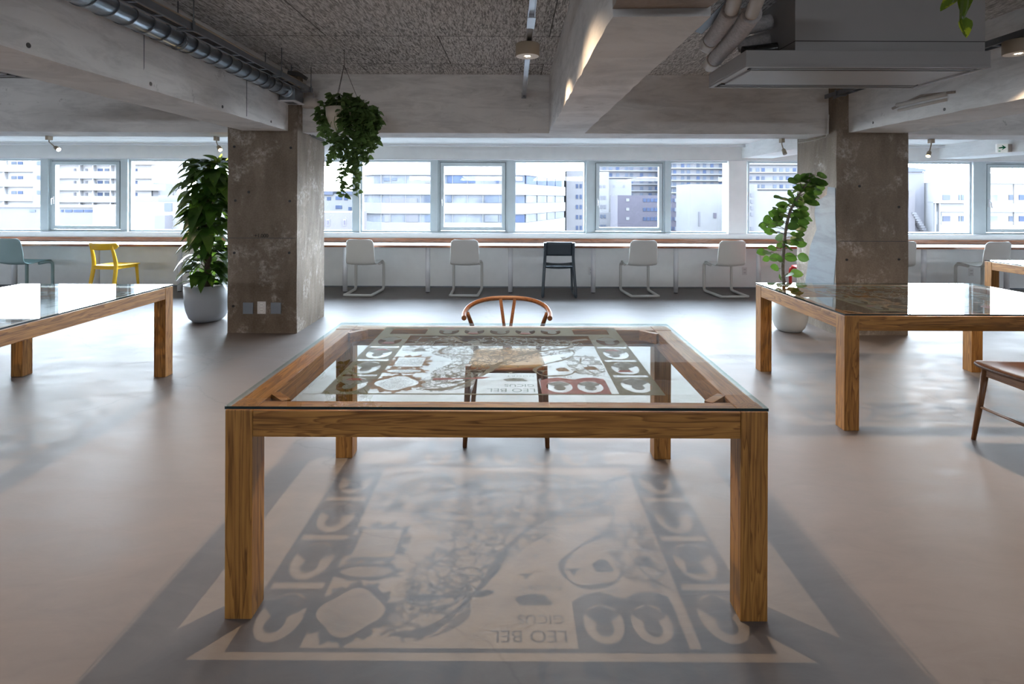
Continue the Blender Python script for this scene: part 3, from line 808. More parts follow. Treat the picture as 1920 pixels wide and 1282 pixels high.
    # lettering reads from the far side of the table
    def words(s, size, cx, cy, sp=1.0):
        me = text_mesh(s, size, name='lettering', spacing=sp); me.materials.append(M['p_black'])
        o = bpy.data.objects.new('lettering', me); col.objects.link(o); o.parent = t
        o.location = (cx, cy, 0.0003); o.rotation_euler = (0, 0, PI)
        o['label'] = 'printed lettering ' + s
    words('LEO BEL', 0.050, 0.065, 0.048); words('GICUS', 0.040, 0.095, 0.098)
    words('NOORT', 0.026, 0.10, 0.205, 1.3); words('DE', 0.026, 0.285, 0.195, 1.3); words('ZEE', 0.026, 0.21, 0.325, 1.3); words('GER', 0.026, -0.22, 0.30, 1.5)
    return t
mp = make_map('antique style printed map under the glass of the foreground table')
mp.location = (-0.073, 1.935, TH + 0.0008)
m2 = dup(mp, 'printed map under the glass of the left table', (-3.30 + 0.50, 3.38, TH + 0.0008), PI/2)
m3 = dup(mp, 'printed map under the glass of the right table', (2.90, 3.865 - 0.455, TH + 0.0008), 0)
# ------------------------------------------------------------------ chairs
def cantilever_chair(label, mat):
    t = thing('cantilever_chair', label, 'chair', (0, 0, 0), 0, None)
    # shell: profile from seat front to the top of the back, swept across the width
    prof = curve([(0.245, 0.452), (0.20, 0.462), (0.05, 0.442), (-0.09, 0.436), (-0.155, 0.456), (-0.185, 0.51), (-0.215, 0.65), (-0.245, 0.805)][0:] and
                 [Vector((0, y, z)) for y, z in ((0.245, 0.450), (0.20, 0.462), (0.05, 0.444), (-0.09, 0.436), (-0.155, 0.456), (-0.185, 0.51), (-0.215, 0.65), (-0.245, 0.808))], 5)
    rows = []; n = len(prof); ztop = prof[-1].z
    for i, p in enumerate(prof):
        hw = 0.215
        if p.z > 0.46 and p.y < -0.1: hw = 0.215 - 0.018 * (p.z - 0.46) / 0.35
        d = ztop - p.z
        if p.y < -0.1 and d < 0.045: hw -= 0.045 - math.sqrt(max(0, 0.045**2 - (0.045 - d)**2))
        row = []
        for k in range(-6, 7):
            u = k / 6
            back = max(0, min(1, (p.z - 0.46) / 0.15)) if p.y < -0.1 else 0
            dy = 0.030 * u * u * back
            dz = (1 - back) * (0.016 * u * u - 0.008) * (1 if p.y < 0.2 else 0.2)
            row.append((u * hw, p.y + dy, p.z + dz))
        rows.append(row)
    m = MB(); m.sheet(rows)
    o = m.build('shell', mat, t, smooth=True)
    md = o.modifiers.new('thick', 'SOLIDIFY'); md.thickness = 0.013; md.offset = 0
    sb = o.modifiers.new('sub', 'SUBSURF'); sb.levels = 1; sb.render_levels = 1
    # two bent legs running into floor runners and a rear crossbar
    for s in (-1, 1):
        x = 0.205 * s
        m = MB()
        pts = [Vector((x, 0.05, 0.428)), Vector((x, 0.17, 0.436))] + curve([(x, 0.215, 0.435), (x * 1.03, 0.245, 0.41), (x * 1.04, 0.25, 0.36)], 4) + \
              [Vector((x * 1.04, 0.25, 0.2))] + curve([(x * 1.04, 0.25, 0.085), (x * 1.03, 0.235, 0.038), (x * 1.01, 0.19, 0.021)], 4) + [Vector((x * 0.97, -0.05, 0.019)), Vector((x * 0.93, -0.262, 0.019))]
        m.tube(pts, 0.0205, 10)
        m.build('leg', mat, t)
    m = MB(); m.tube([(-0.205, -0.262, 0.019), (-0.19, -0.27, 0.019), (0.19, -0.27, 0.019), (0.205, -0.262, 0.019)], 0.0185, 10)
    m.build('crossbar', mat, t)
    return t
G = 'off white cantilever chairs at the window counter'
c1 = cantilever_chair('off white cantilever chair closest to the right side of the left column', M['chair_white'])
c1['group'] = G; c1.location = (-2.185, 7.895, 0); c1.rotation_euler = (0, 0, R(-3))
dup(c1, 'off white cantilever chair left of the dark blue chair, under the window left of centre', (-0.70, 7.90, 0), R(-1), G)
dup(c1, 'off white cantilever chair next to the right of the dark blue chair', (1.835, 7.90, 0), R(4), G)
dup(c1, 'off white cantilever chair closest to the left of the fig plant', (3.09, 7.885, 0), R(5), G)
dup(c1, 'off white cantilever chair peeking out just right of the right column', (5.50, 7.85, 0), 0, G)
dup(c1, 'off white cantilever chair at far right behind the far right table', (6.84, 7.85, 0), R(4), G)
cm = copy_tree(c1); cm['label'] = 'ice grey cantilever chair at the left edge by the counter'; cm['group'] = 'coloured cantilever chairs'
cm.location = (-7.09, 7.80, 0); cm.rotation_euler = (0, 0, R(-6)); recolor(cm, M['chair_mint'])
crd = copy_tree(c1); crd['label'] = 'bright red cantilever chair mostly hidden behind the right column'; crd['group'] = 'coloured cantilever chairs'
crd.location = (4.15, 7.42, 0); crd.rotation_euler = (0, 0, R(86)); recolor(crd, M['chair_red'])

# dark blue skid chair
t = thing('skid_chair', 'dark blue plastic chair with skid feet and open back at the counter', 'chair', (0.645, 7.83, 0), R(-2))
D = M['chair_dark']
m = MB(); rows = []
for i in range(7):
    z = 0.585 + 0.195 * i / 6
    hw = 0.197 - 0.004 * i / 6
    if i == 6: hw -= 0.012
    rows.append([(u / 5 * hw, -0.205 - 0.045 * i / 6 + 0.018 * (u / 5) ** 2, z) for u in range(-5, 6)])
m.sheet(rows); o = m.build('backrest', D, t, smooth=True)
md = o.modifiers.new('thick', 'SOLIDIFY'); md.thickness = 0.018
m = MB(); rows = []
for i in range(9):
    y = 0.23 - 0.40 * i / 8; z = 0.462 - 0.028 * math.sin(i / 8 * PI) - (0.02 if i == 0 else 0) - 0.03 * i / 8
    hw = 0.195 if i not in (0, 8) else 0.18
    rows.append([(u / 5 * hw, y, z - 0.012 * (1 - (u / 5) ** 2)) for u in range(-5, 6)])
m.sheet(rows); o = m.build('seat', D, t, smooth=True)
md = o.modifiers.new('thick', 'SOLIDIFY'); md.thickness = 0.022
for s in (-1, 1):
    m = MB()
    m.tube(curve([(0.200*s, -0.245, 0.775), (0.198*s, -0.215, 0.60), (0.206*s, -0.200, 0.44), (0.222*s, -0.235, 0.2), (0.232*s, -0.275, 0.02)], 5), [0.016]*21, 10, sx=1.0, sz=1.35)
    m.build('rear_leg', D, t)
    m = MB()
    m.tube(curve([(0.196*s, 0.185, 0.445), (0.206*s, 0.205, 0.3), (0.212*s, 0.205, 0.10), (0.214*s, 0.19, 0.035)], 5), 0.017, 10)
    m.build('front_leg', D, t)
    m = MB()
    m.tube([(0.213*s, 0.225, 0.055), (0.214*s, 0.16, 0.020), (0.220*s, 0.0, 0.016), (0.230*s, -0.22, 0.016), (0.233*s, -0.285, 0.018)], 0.0155, 10)
    m.build('skid', D, t)
m = MB(); m.tube([(-0.20, -0.17, 0.425), (0.20, -0.17, 0.425)], 0.014, 10); m.build('seat_rail', D, t)

# yellow chair
t = thing('yellow_chair', 'yellow plastic chair with curved back rail at the counter', 'chair', (-5.60, 7.60, 0), R(-8))
Yl = M['chair_yellow']
m = MB(); rows = []
for i in range(11):
    v = i / 10; y = 0.215 - 0.41 * v
    hw = 0.215 - 0.035 * v
    if i in (0, 10): hw -= 0.03
    rows.append([(u / 6 * hw, y, 0.455 - 0.014 * (1 - (u / 6) ** 2) * math.sin(PI * v) - (0.006 if i in (0, 10) else 0)) for u in range(-6, 7)])
m.sheet(rows); o = m.build('seat', Yl, t, smooth=True); md = o.modifiers.new('thick', 'SOLIDIFY'); md.thickness = 0.018
m = MB(); m.box(-0.155, 0.155, -0.19, -0.165, 0.40, 0.442); m.box(-0.165, 0.165, 0.155, 0.18, 0.40, 0.442); m.box(-0.175, -0.152, -0.165, 0.155, 0.40, 0.442); m.box(0.152, 0.175, -0.165, 0.155, 0.40, 0.442)
m.build('apron', Yl, t)
m = MB(); rows = []
for i in range(7):
    w = i / 6
    row = []
    for k in range(-10, 11):
        u = k / 10; lim = 0.045 * math.sqrt(max(0.02, 1 - max(0, (abs(u) - 0.82) / 0.18) ** 2))
        row.append((u * 0.225, -0.262 + 0.075 * u * u - 0.014 * (w - 0.5), 0.715 + (w - 0.5) * 2 * lim + 0.012 * u * u))
    rows.append(row)
m.sheet(rows); o = m.build('backrest', Yl, t, smooth=True); md = o.modifiers.new('thick', 'SOLIDIFY'); md.thickness = 0.016; md.offset = 0
for s in (-1, 1):
    m = MB(); m.tube(curve([(0.158*s, -0.232, 0.735), (0.165*s, -0.190, 0.58), (0.172*s, -0.175, 0.44), (0.182*s, -0.215, 0.2), (0.192*s, -0.265, 0.0)], 5), [0.014 + 0.007*math.sin(PI*i/20) for i in range(21)], 10, sx=1.1, sz=1.35)
    m.build('rear_leg', Yl, t)
    m = MB(); m.tube([(0.172*s, 0.165, 0.445), (0.180*s, 0.180, 0.2), (0.188*s, 0.195, 0.0)], [0.021, 0.017, 0.014], 10)
    m.build('front_leg', Yl, t)

# wooden round-arm chair behind the foreground table, facing the viewer
t = thing('wooden_armchair', 'wooden armchair with bent round rail tucked behind the foreground table', 'chair', (-0.04, 3.26, 0), 0)
O = M['oak_x']
rail = curve([(-0.253, -0.075, 0.690), (-0.258, 0.02, 0.703), (-0.235, 0.13, 0.722), (-0.17, 0.222, 0.738), (-0.07, 0.268, 0.746), (0.07, 0.268, 0.746), (0.17, 0.222, 0.738), (0.235, 0.13, 0.722), (0.258, 0.02, 0.703), (0.253, -0.075, 0.690)], 8)
m = MB(); m.tube(rail, 0.0145, 14); m.build('bent_rail', O, t)
for s in (-1, 1):
    m = MB(); m.tube(curve([(0.225*s, 0.19, 0.0), (0.205*s, 0.185, 0.25), (0.198*s, 0.165, 0.43), (0.212*s, 0.10, 0.58), (0.243*s, 0.045, 0.695)], 6), [0.014, 0.0142, 0.0145, 0.015, 0.0155, 0.016, 0.0165, 0.017, 0.0175, 0.018, 0.018, 0.018, 0.018, 0.018, 0.0175, 0.017, 0.016, 0.0155, 0.015, 0.0145, 0.014, 0.0135, 0.013, 0.0125, 0.012], 12); m.build('rear_leg', M['oak_z'], t)
    m = MB(); m.tube([(0.232*s, -0.225, 0.0), (0.222*s, -0.212, 0.25), (0.215*s, -0.205, 0.455)], [0.0125, 0.0165, 0.0175], 12); m.build('front_leg', M['oak_z'], t)
    m = MB(); m.tube([(0.222*s, -0.212, 0.25), (0.205*s, 0.185, 0.25)], 0.0085, 10); m.build('stretcher', M['oak_y'], t)
    m = MB(); m.tube([(0.215*s, -0.20, 0.425), (0.199*s, 0.166, 0.425)], 0.014, 10); m.build('seat_rail', M['oak_y'], t)
    m = MB(); m.bar((0.046*s, 0.262, 0.742), (0.018*s, 0.188, 0.56), 0.020, 0.010, (0, 1, 0.3)); m.build('back_splat', M['oak_z'], t)
m = MB(); m.bar((0, 0.190, 0.565), (0, 0.168, 0.43), 0.058, 0.010, (0, 1, 0.2)); m.build('back_splat', M['oak_z'], t)
m = MB(); m.tube([(-0.215, -0.204, 0.425), (0.215, -0.204, 0.425)], 0.015, 10); m.build('seat_rail', O, t)
m = MB(); m.tube([(-0.198, 0.166, 0.425), (0.198, 0.166, 0.425)], 0.014, 10); m.build('seat_rail', O, t)
m = MB(); m.tube([(-0.206, 0.184, 0.30), (0.206, 0.184, 0.30)], 0.009, 10); m.build('stretcher', O, t)
m = MB(); rows = []
for i in range(9):
    v = i / 8; y = -0.205 + 0.372 * v; hw = 0.222 - 0.02 * v
    rows.append([(u / 8 * hw, y, 0.448 - 0.016 * (1 - (u / 8) ** 2) * math.sin(PI * v) - 0.006 * (abs(u) == 8)) for u in range(-8, 9)])
m.sheet(rows); o = m.build('woven_seat', M['cord'], t, smooth=True); md = o.modifiers.new('thick', 'SOLIDIFY'); md.thickness = 0.024; md.offset = -1

# wooden chair at the right edge, seen from behind its left side
t = thing('wooden_side_chair', 'brown wooden chair with saddle seat at the right edge in front of the right table', 'chair', (2.93, 2.93, 0), R(0))
m = MB(); rows = []
for i in range(13):
    v = i / 12; y = 0.235 - 0.46 * v
    hw = 0.262 - 0.055 * v * v
    if i == 0: hw -= 0.035
    if i == 1: hw -= 0.008
    if i == 12: hw -= 0.05
    rows.append([(u / 8 * hw, y + (0.02 * (u / 8) ** 2 if i < 2 else 0), 0.462 - 0.022 * (1 - (u / 8) ** 2) * math.sin(PI * min(1, v * 1.1)) - (0.006 if abs(u) == 8 else 0)) for u in range(-8, 9)])
m.sheet(rows); o = m.build('seat', M['seat_wood'], t, smooth=True); md = o.modifiers.new('thick', 'SOLIDIFY'); md.thickness = 0.030; md.offset = -1
sb = o.modifiers.new('sub', 'SUBSURF'); sb.levels = 1; sb.render_levels = 1
for s in (-1, 1):
    m = MB(); m.tube([(0.243*s, 0.225, 0.0), (0.222*s, 0.205, 0.22), (0.205*s, 0.185, 0.44)], [0.0115, 0.0165, 0.0185], 14); m.build('front_leg', M['oak_z'], t)
    m = MB(); m.tube(curve([(0.225*s, -0.26, 0.0), (0.200*s, -0.21, 0.25), (0.195*s, -0.195, 0.45), (0.215*s, -0.245, 0.72)], 5), 0.0155, 12); m.build('rear_leg', M['oak_z'], t)
    m = MB(); m.bar((0.207*s, 0.18, 0.405), (0.196*s, -0.19, 0.405), 0.018, 0.045); m.build('side_rail', M['oak_y'], t)
    m = MB(); m.tube([(0.224*s, 0.207, 0.20), (0.203*s, -0.218, 0.20)], 0.0085, 10); m.build('stretcher', M['oak_y'], t)
m = MB(); m.bar((-0.2, 0.185, 0.405), (0.2, 0.185, 0.405), 0.018, 0.045); m.build('front_rail', M['oak_x'], t)
m = MB(); m.tube(curve([(-0.25, -0.17, 0.70), (-0.20, -0.25, 0.72), (0, -0.30, 0.735), (0.20, -0.25, 0.72), (0.25, -0.17, 0.70)], 6), 0.016, 12); m.build('back_rail', M['oak_x'], t)

# ------------------------------------------------------------------ plants
def pot(t, r, h, mat, soil=True):
    m = MB(); pr = [(0.45*r, 0.0), (0.62*r, 0.008), (0.78*r, 0.045), (0.90*r, 0.12*h/0.4), (0.965*r, 0.5*h), (r, h), (0.945*r, h), (0.93*r, h - 0.05)]
    pr = [(0.0, 0.0)] + pr
    m.lathe(pr[1:], (0, 0, 0), 48, cap0=True)
    m.build('pot', mat, t)
    m = MB(); m.lathe([(0.0005, h - 0.035), (0.5*r, h - 0.030), (0.94*r, h - 0.045)], (0, 0, 0), 32); m.build('soil', M['soil'], t)

# tall climber on a moss pole
t = thing('potted_climber', 'tall dark leafy climber in a round grey pot left of the left column', 'plant', (-3.47, 6.12, 0))
pot(t, 0.238, 0.415, M['pot_grey'])
m = MB(); m.tube([(0, 0, 0.36), (0.01, 0, 1.0), (0.03, 0.01, 1.72)], 0.035, 12); m.build('moss_pole', M['moss'], t)
rnd = random.Random(11); m = MB(); st = MB()
for i in range(340):
    z = 0.46 + 1.36 * (i / 340) ** 0.95 + rnd.uniform(-0.03, 0.03)
    a = rnd.uniform(0, 2*PI); big = 0.5 + 0.5 * min(1, (z - 0.4) / 0.9)
    rr = rnd.uniform(0.05, 0.215) * (0.75 + 0.35 * big); rr *= 1.0 if z < 1.65 else 0.75
    p = Vector((rr*math.cos(a) + 0.01, rr*math.sin(a), z))
    d = Vector((math.cos(a + rnd.uniform(-0.6, 0.6)), math.sin(a + rnd.uniform(-0.6, 0.6)), rnd.uniform(-0.55, 0.35)))
    if z > 1.72: d.z = rnd.uniform(-0.1, 0.7)
    L = (0.10 + 0.095*big) * rnd.uniform(0.75, 1.15); W = L * rnd.uniform(0.66, 0.82)
    m.leaf(p, d, Vector((0.5*d.x + rnd.uniform(-.3, .3), 0.5*d.y + rnd.uniform(-.3, .3), 0.9)), L, W, rnd.uniform(0.35, 0.9), 0.08, True)
    if i % 3 == 0: st.tube([(0.01, 0, z - 0.06), (p.x*0.6, p.y*0.6, z + 0.01), p], 0.004, 5, cap=False)
# long leaves sticking out on the left as in the photo
for px, py, dx, dz, L in ((352, 325, -1, -0.25, 0.17), (365, 305, -1, 0.05, 0.15), (350, 372, -1, -0.5, 0.18), (345, 405, -1, -0.6, 0.19), (350, 430, -0.8, -0.8, 0.15), (352, 452, -1, -0.6, 0.14), (400, 305, 0.3, 0.6, 0.15), (415, 300, 0.7, 0.5, 0.15), (395, 300, -0.5, 0.3, 0.16)):
    p = at(px + 12, py, 6.05) - t.location
    m.leaf(p, (dx, -0.35, dz), (0.1, -0.5, 1), L, L*0.62, 0.15, 0.12, True)
m.build('foliage', M['leaf_pothos'], t); st.build('stems', M['vine'], t)

# fig plant
t = thing('potted_fig', 'slim fig tree with round leaves in a pale pot beside the right column', 'plant', (2.93, 5.74, 0))
pot(t, 0.188, 0.37, M['pot_white'])
def rel(px, py, Y=None):
    if Y is None: Y = 5.74 - 0.24 * max(0, min(1, (530 - py) / 200))
    return at(px, py, Y) - t.location
tr = curve([(0.0, 0, 0.30), rel(1468, 520), rel(1469, 470), rel(1472, 440), rel(1480, 400), rel(1490, 380), rel(1500, 362), rel(1512, 345), rel(1518, 330)], 4)
m = MB(); m.tube(tr, [0.021 - 0.013 * i / (len(tr) - 1) for i in range(len(tr))], 10); m.build('trunk', M['bark'], t)
LC = [(460,60),(505,85),(530,115),(380,95),(410,170),(350,135),(480,160),(525,195),(565,132),(455,270),(498,280),(235,238),(290,255),(330,215),(225,325),(155,405),(125,460),(235,430),(240,380),(430,360),(425,450),(385,290),(430,320),(365,520),(350,455),(410,590),(255,600),(318,620),(350,580),(110,650),(150,655),(145,700),(210,690),(190,620),(425,690),(210,765),(250,840),(325,820),(375,810),(275,735),(390,175),(370,345),(300,300),(360,410),(270,370),(200,495),(440,120),(470,200),(430,85),(500,130),(395,235),(345,265),(540,160),(455,395),(405,480),(250,540),(330,690),(245,700),(190,440),(215,350)]
rnd = random.Random(5); m = MB(); br = MB(); tw = [Vector(p) for p in tr]
LC += [(x + rnd.uniform(-42, 42), y + rnd.uniform(-42, 42)) for x, y in LC[:56] if rnd.random() < 0.75 and y < 640]
for cx, cy in LC:
    ppy = 310 + cy / 4.006; Yo = 5.74 - 0.24 * max(0, min(1, (530 - ppy) / 200)) + rnd.uniform(-0.10, 0.07)
    p = rel(1400 + cx / 4.006, ppy, Yo)
    q = min(tw, key=lambda v: (v - p).length + (0.5 if v.z > p.z else 0) * abs(v.z - p.z))
    L = rnd.uniform(0.10, 0.135); d = (p - q); d.z *= 0.5; d = d.normalized() + Vector((rnd.uniform(-.3, .3), rnd.uniform(-.5, .2), rnd.uniform(-.35, .25)))
    d.normalize(); base = p - d * L * 0.5
    nr = Vector((rnd.uniform(-.5, .5), -1.0 + rnd.uniform(-.3, .6), rnd.uniform(0.1, 1.0)))
    m.leaf(base, d, nr, L, L * rnd.uniform(0.66, 0.82), 0.08, 0.06)
    br.tube([q, q * 0.4 + base * 0.6 + Vector((0, 0, 0.012)), base], 0.0032, 5, cap=False)
m.build('foliage', M['leaf_fig'], t); br.build('branches', M['bark'], t)

# hanging planter
HP = at(645, 215, 4.74)
t = thing('hanging_planter', 'cream bowl of trailing ivy-like vines hanging by the left column', 'plant', HP)
t.location = (HP.x, HP.y, HP.z)
m = MB(); r = 0.155
m.lathe([(0.02, -0.155), (0.06, -0.147), (0.10, -0.12), (0.132, -0.075), (0.150, -0.02), (r, 0.055), (r - 0.008, 0.055), (0.14, 0.0), (0.12, -0.04)], (0, 0, 0), 40, cap0=True)
m.build('bowl', M['pot_cream'], t)
m = MB(); m.lathe([(0.0005, 0.03), (0.148, 0.025)], (0, 0, 0), 24); m.build('soil', M['soil'], t)
ck = at(655, 92, 4.74)
m = MB()
top = Vector((0, 0, CZ - HP.z - 0.14))
for k in range(3):
    a = 2*PI*k/3 + 0.4; m.tube([(r*math.cos(a), r*math.sin(a), 0.05), tuple(top)], 0.0022, 5)
m.tube([tuple(top), (0, 0, CZ - HP.z - 0.005)], 0.0022, 5)
m.build('hanging_wire', M['wire_dark'], t)
rnd = random.Random(23); m = MB(); st = MB()
def leafcluster(p, s=1.0):
    a = rnd.uniform(0, 2*PI)
    d = Vector((math.cos(a), math.sin(a) - 0.25, rnd.uniform(-0.6, 0.5)))
    L = rnd.uniform(0.042, 0.066) * s
    m.leaf(p, d, Vector((rnd.uniform(-.5, .5), rnd.uniform(-1, -.2), rnd.uniform(.2, 1))), L, L*0.85, 0.25, 0.10, True)
for i in range(300):
    a = rnd.uniform(0, 2*PI); rr = 0.20 * math.sqrt(rnd.random())
    if 3.4 < a < 4.9 and rr > 0.10: continue
    p = Vector((rr*math.cos(a), rr*math.sin(a), 0.075 + rnd.uniform(0, 0.11) * (1 - (rr / 0.22) ** 2) + rnd.uniform(-0.02, 0.02)))
    leafcluster(p)
vines = [(606, 250, 0.02, 20), (610, 262, -0.06, 14), (600, 225, -0.04, 10), (622, 300, -0.10, 16), (630, 285, -0.14, 14), (634, 255, -0.155, 10), (643, 362, -0.165, 26), (650, 300, -0.15, 16), (668, 357, -0.15, 24), (660, 320, -0.14, 16), (673, 300, -0.13, 18), (680, 296, -0.10, 18), (686, 290, -0.08, 18), (692, 296, -0.04, 20), (698, 272, -0.02, 18), (704, 268, 0.03, 18), (709, 255, 0.0, 16), (689, 250, 0.1, 14), (700, 240, 0.1, 14), (618, 240, 0.1, 12), (640, 235, -0.16, 4), (676, 260, -0.14, 14), (684, 262, -0.12, 14), (695, 255, -0.09, 14)]
for px, pye, dy, k in vines:
    p = at(px, 200, 4.74 + dy); pye = pye + 6; e = at(px + rnd.uniform(-3, 3), pye, 4.74 + dy)
    x0, z0, z1 = p.x - HP.x, 0.055, e.z - HP.z
    n = max(4, int((z0 - z1) / 0.021)); pts = []
    for i in range(n + 1):
        tt = i / n
        q = Vector((x0 + 0.012*math.sin(i*0.5 + px), dy*(1.0) + 0.01*math.cos(i*0.4), z0 + (z1 - z0)*tt)); pts.append(q)
        if -0.17 < q.z < 0.07 and -0.14 < q.x < 0.035 and q.y < 0 and px != 643: continue
        if -0.13 < q.z < 0.07 and px == 643 and i % 2: continue
        for _ in range(3): leafcluster(q + Vector((rnd.uniform(-.022, .022), rnd.uniform(-.02, .02), rnd.uniform(-.012, .012))), 0.92 if tt > 0.5 else 1.0)
    st.tube([Vector((x0*0.6, dy*0.6, 0.08)), *pts], 0.0025, 5, cap=False)
m.build('foliage', M['leaf_trail'], t); st.build('vines', M['vine'], t)

# near variegated trailing plant entering from the top of the frame
Y0 = 2.2
NP = at(1797, -60, Y0); NP.z = 2.36
t = thing('trailing_pothos', 'variegated trailing plant tips hanging into the top right corner', 'plant', NP)
def rl(px, py, Y=Y0): return at(px, py, Y) - t.location
m = MB(); m.lathe([(0.05, -0.10), (0.085, -0.09), (0.11, 0.03), (0.103, 0.03), (0.095, -0.02)], (0, 0.02, 0.08), 28, cap0=True); m.build('bowl', M['pot_cream'], t)
m = MB(); 
m.tube([(0, 0.02, 0.09), (0.0, 0.02, CZ - NP.z)], 0.003, 6); m.build('hanging_wire', M['wire_dark'], t)
m = MB()
m.tube(curve([(0.0, -0.1, 0.11), rl(1812, -40, 2.08), rl(1815, -8, 2.1), rl(1813, 18, 2.12), rl(1806, 36, 2.14)], 5), 0.003, 6)
m.tube(curve([(-0.03, -0.1, 0.11), rl(1795, -30, 2.08), rl(1790, -2, 2.12), rl(1786, 4, 2.15)], 5), 0.003, 6)
m.build('stems', M['vine'], t)
m = MB()
m.leaf(rl(1800, -2), rl(1798, 58) - rl(1800, -4), (0.9, -0.6, 0.1), 0.125, 0.062, 0.0, 0.14, True)
m.leaf(rl(1811, -14), rl(1806, 30) - rl(1811, -14), (-0.5, -0.8, 0.2), 0.10, 0.05, 0.0, 0.12, True)
m.leaf(rl(1806, 36), rl(1812, 70) - rl(1806, 36), (0.2, -1.0, 0.35), 0.074, 0.078, 0.05, 0.08, True)
m.leaf(rl(1789, -2), rl(1764, 20) - rl(1789, -2), (0.2, -0.5, 1), 0.075, 0.05, 0.02, 0.2, True)
m.build('foliage', M['leaf_var'], t)

# ------------------------------------------------------------------ ceiling services
# spiral duct along the left beam
dx_, dz_ = -2.238, 2.44
t = thing('spiral_duct', 'galvanised spiral duct running along the left beam', 'duct', (dx_, 2.4, dz_))
m = MB(); m.tube([(0, -3.0, 0), (0, 2.92, 0)], 0.058, 28); m.build('pipe', M['galv'], t)
m = MB(); m.tube([(0.0605*math.cos(2*PI*i/24), 2.822 - 2.4 + 0.1495*(i/24 - 21), 0.0605*math.sin(2*PI*i/24)) for i in range(24*37)], 0.0035, 6)
m.build('seam', M['galv_dark'], t)
for hy in (-2.6, -0.7, 1.19, 2.45):
    h = MB(); h.tube([(0.064*math.cos(2*PI*i/24), hy, 0.064*math.sin(2*PI*i/24)) for i in range(25)], 0.005, 6); h.tube([(0, hy, 0.062), (0, hy, CZ - dz_)], 0.004, 6); h.build('hanger', M['galv_dark'], t)
e = MB(); e.tube([(0, 2.88, 0), (0, 2.95, 0)], 0.063, 24); e.build('collar', M['galv'], t)
e = MB(); e.box(-0.072, 0.075, 2.92, 3.13, -0.085, 0.06); eb = e.build('end_box', M['galv_dark'], t, bev=0.003)
e = MB(); e.box(-0.085, 0.088, 2.905, 3.125, -0.097, -0.0855); eg = e.build('grille', M['white_metal'], t)
e = MB(); e.box(-0.045, 0.048, 2.945, 3.085, -0.0985, -0.0972); e.build('grille_slots', M['galv_dark'], eg)

# cable tray with cables beside the duct
def tray(x, y0, y1, z, label, w=0.09, rods=(), name='cable_tray'):
    t = thing(name, label, 'cable tray', (x, (y0 + y1)/2, z)); yc = (y0 + y1)/2
    for s in (-1, 1):
        m = MB(); m.box(s*w/2 - 0.002, s*w/2 + 0.002, y0 - yc, y1 - yc, -0.02, 0.02); m.box(min(s*w/2, s*(w/2 - 0.014)), max(s*w/2, s*(w/2 - 0.014)), y0 - yc, y1 - yc, -0.022, -0.019); m.build('side_rail', M['galv_dark'], t)
    m = MB(); k = y0 - yc + 0.05
    while k < y1 - yc:
        m.box(-w/2, w/2, k, k + 0.014, -0.019, -0.012); k += 0.22
    m.build('rungs', M['galv'], t)
    for y in rods:
        m = MB(); m.box(-w/2 - 0.01, w/2 + 0.01, y - yc - 0.011, y - yc + 0.011, -0.030, -0.023)
        for s in (-1, 1): m.box(s*(w/2 + 0.008) - 0.003, s*(w/2 + 0.008) + 0.003, y - yc - 0.011, y - yc + 0.011, -0.03, 0.035)
        m.tube([(w/2 + 0.006, y - yc, -0.025), (w/2 + 0.006, y - yc, CZ - z)], 0.004, 6)
        m.build('hanger', M['galv_dark'], t)
    return t, yc
tr1, yc = tray(-2.075, YB + 0.3, 5.45, 2.475, 'long dark cable tray beside the spiral duct', 0.085, (2.0, 3.41, 4.7, 5.38))
for k, (dx, dz, mt) in enumerate(((-0.02, 0.008, 'wire_beige'), (0.005, 0.02, 'wire_beige'), (0.022, 0.01, 'wire_dark'), (0.034, 0.026, 'wire_beige'))):
    m = MB(); y = YB + 0.35; pts = []
    while y < 5.4:
        pts.append((dx + 0.008*math.sin(y*2.1 + k*2), y - yc, dz + 0.006*math.sin(y*3.3 + k))); y += 0.15
    m.tube(pts, 0.0065, 7); m.build('cable', M[mt], tr1)
# small dark bracket strut and junction drum at the end of the tray by the column
t = thing('junction_drum', 'round ivory junction drum at the head of the left column', 'junction box', (-2.12, 5.613, 2.375))
m = MB(); m.tube([(0.0, 0.0, -0.045), (0.0, 0.0, 0.045)], 0.082, 24); m.build('drum', M['pvc'], t)
m = MB(); m.tube([(0.04, -0.02, 0.045), (0.04, -0.02, 0.10)], 0.006, 8); m.build('bolt', M['steel_rail'], t)
t = thing('strut_bracket', 'dark steel strut bracket hung from the ceiling above the duct end', 'bracket', (-2.10, 5.3, 2.60))
m = MB(); m.bar((-0.12, 0, 0.02), (0.0, 0, 0.0), 0.04, 0.035); m.bar((0.0, 0, 0.0), (0.06, 0, -0.04), 0.04, 0.035); m.build('strut', M['wire_dark'], t)
m = MB(); m.tube([(-0.09, 0, 0.02), (-0.09, 0, 0.098)], 0.005, 6); m.build('threaded_rod', M['galv_dark'], t)
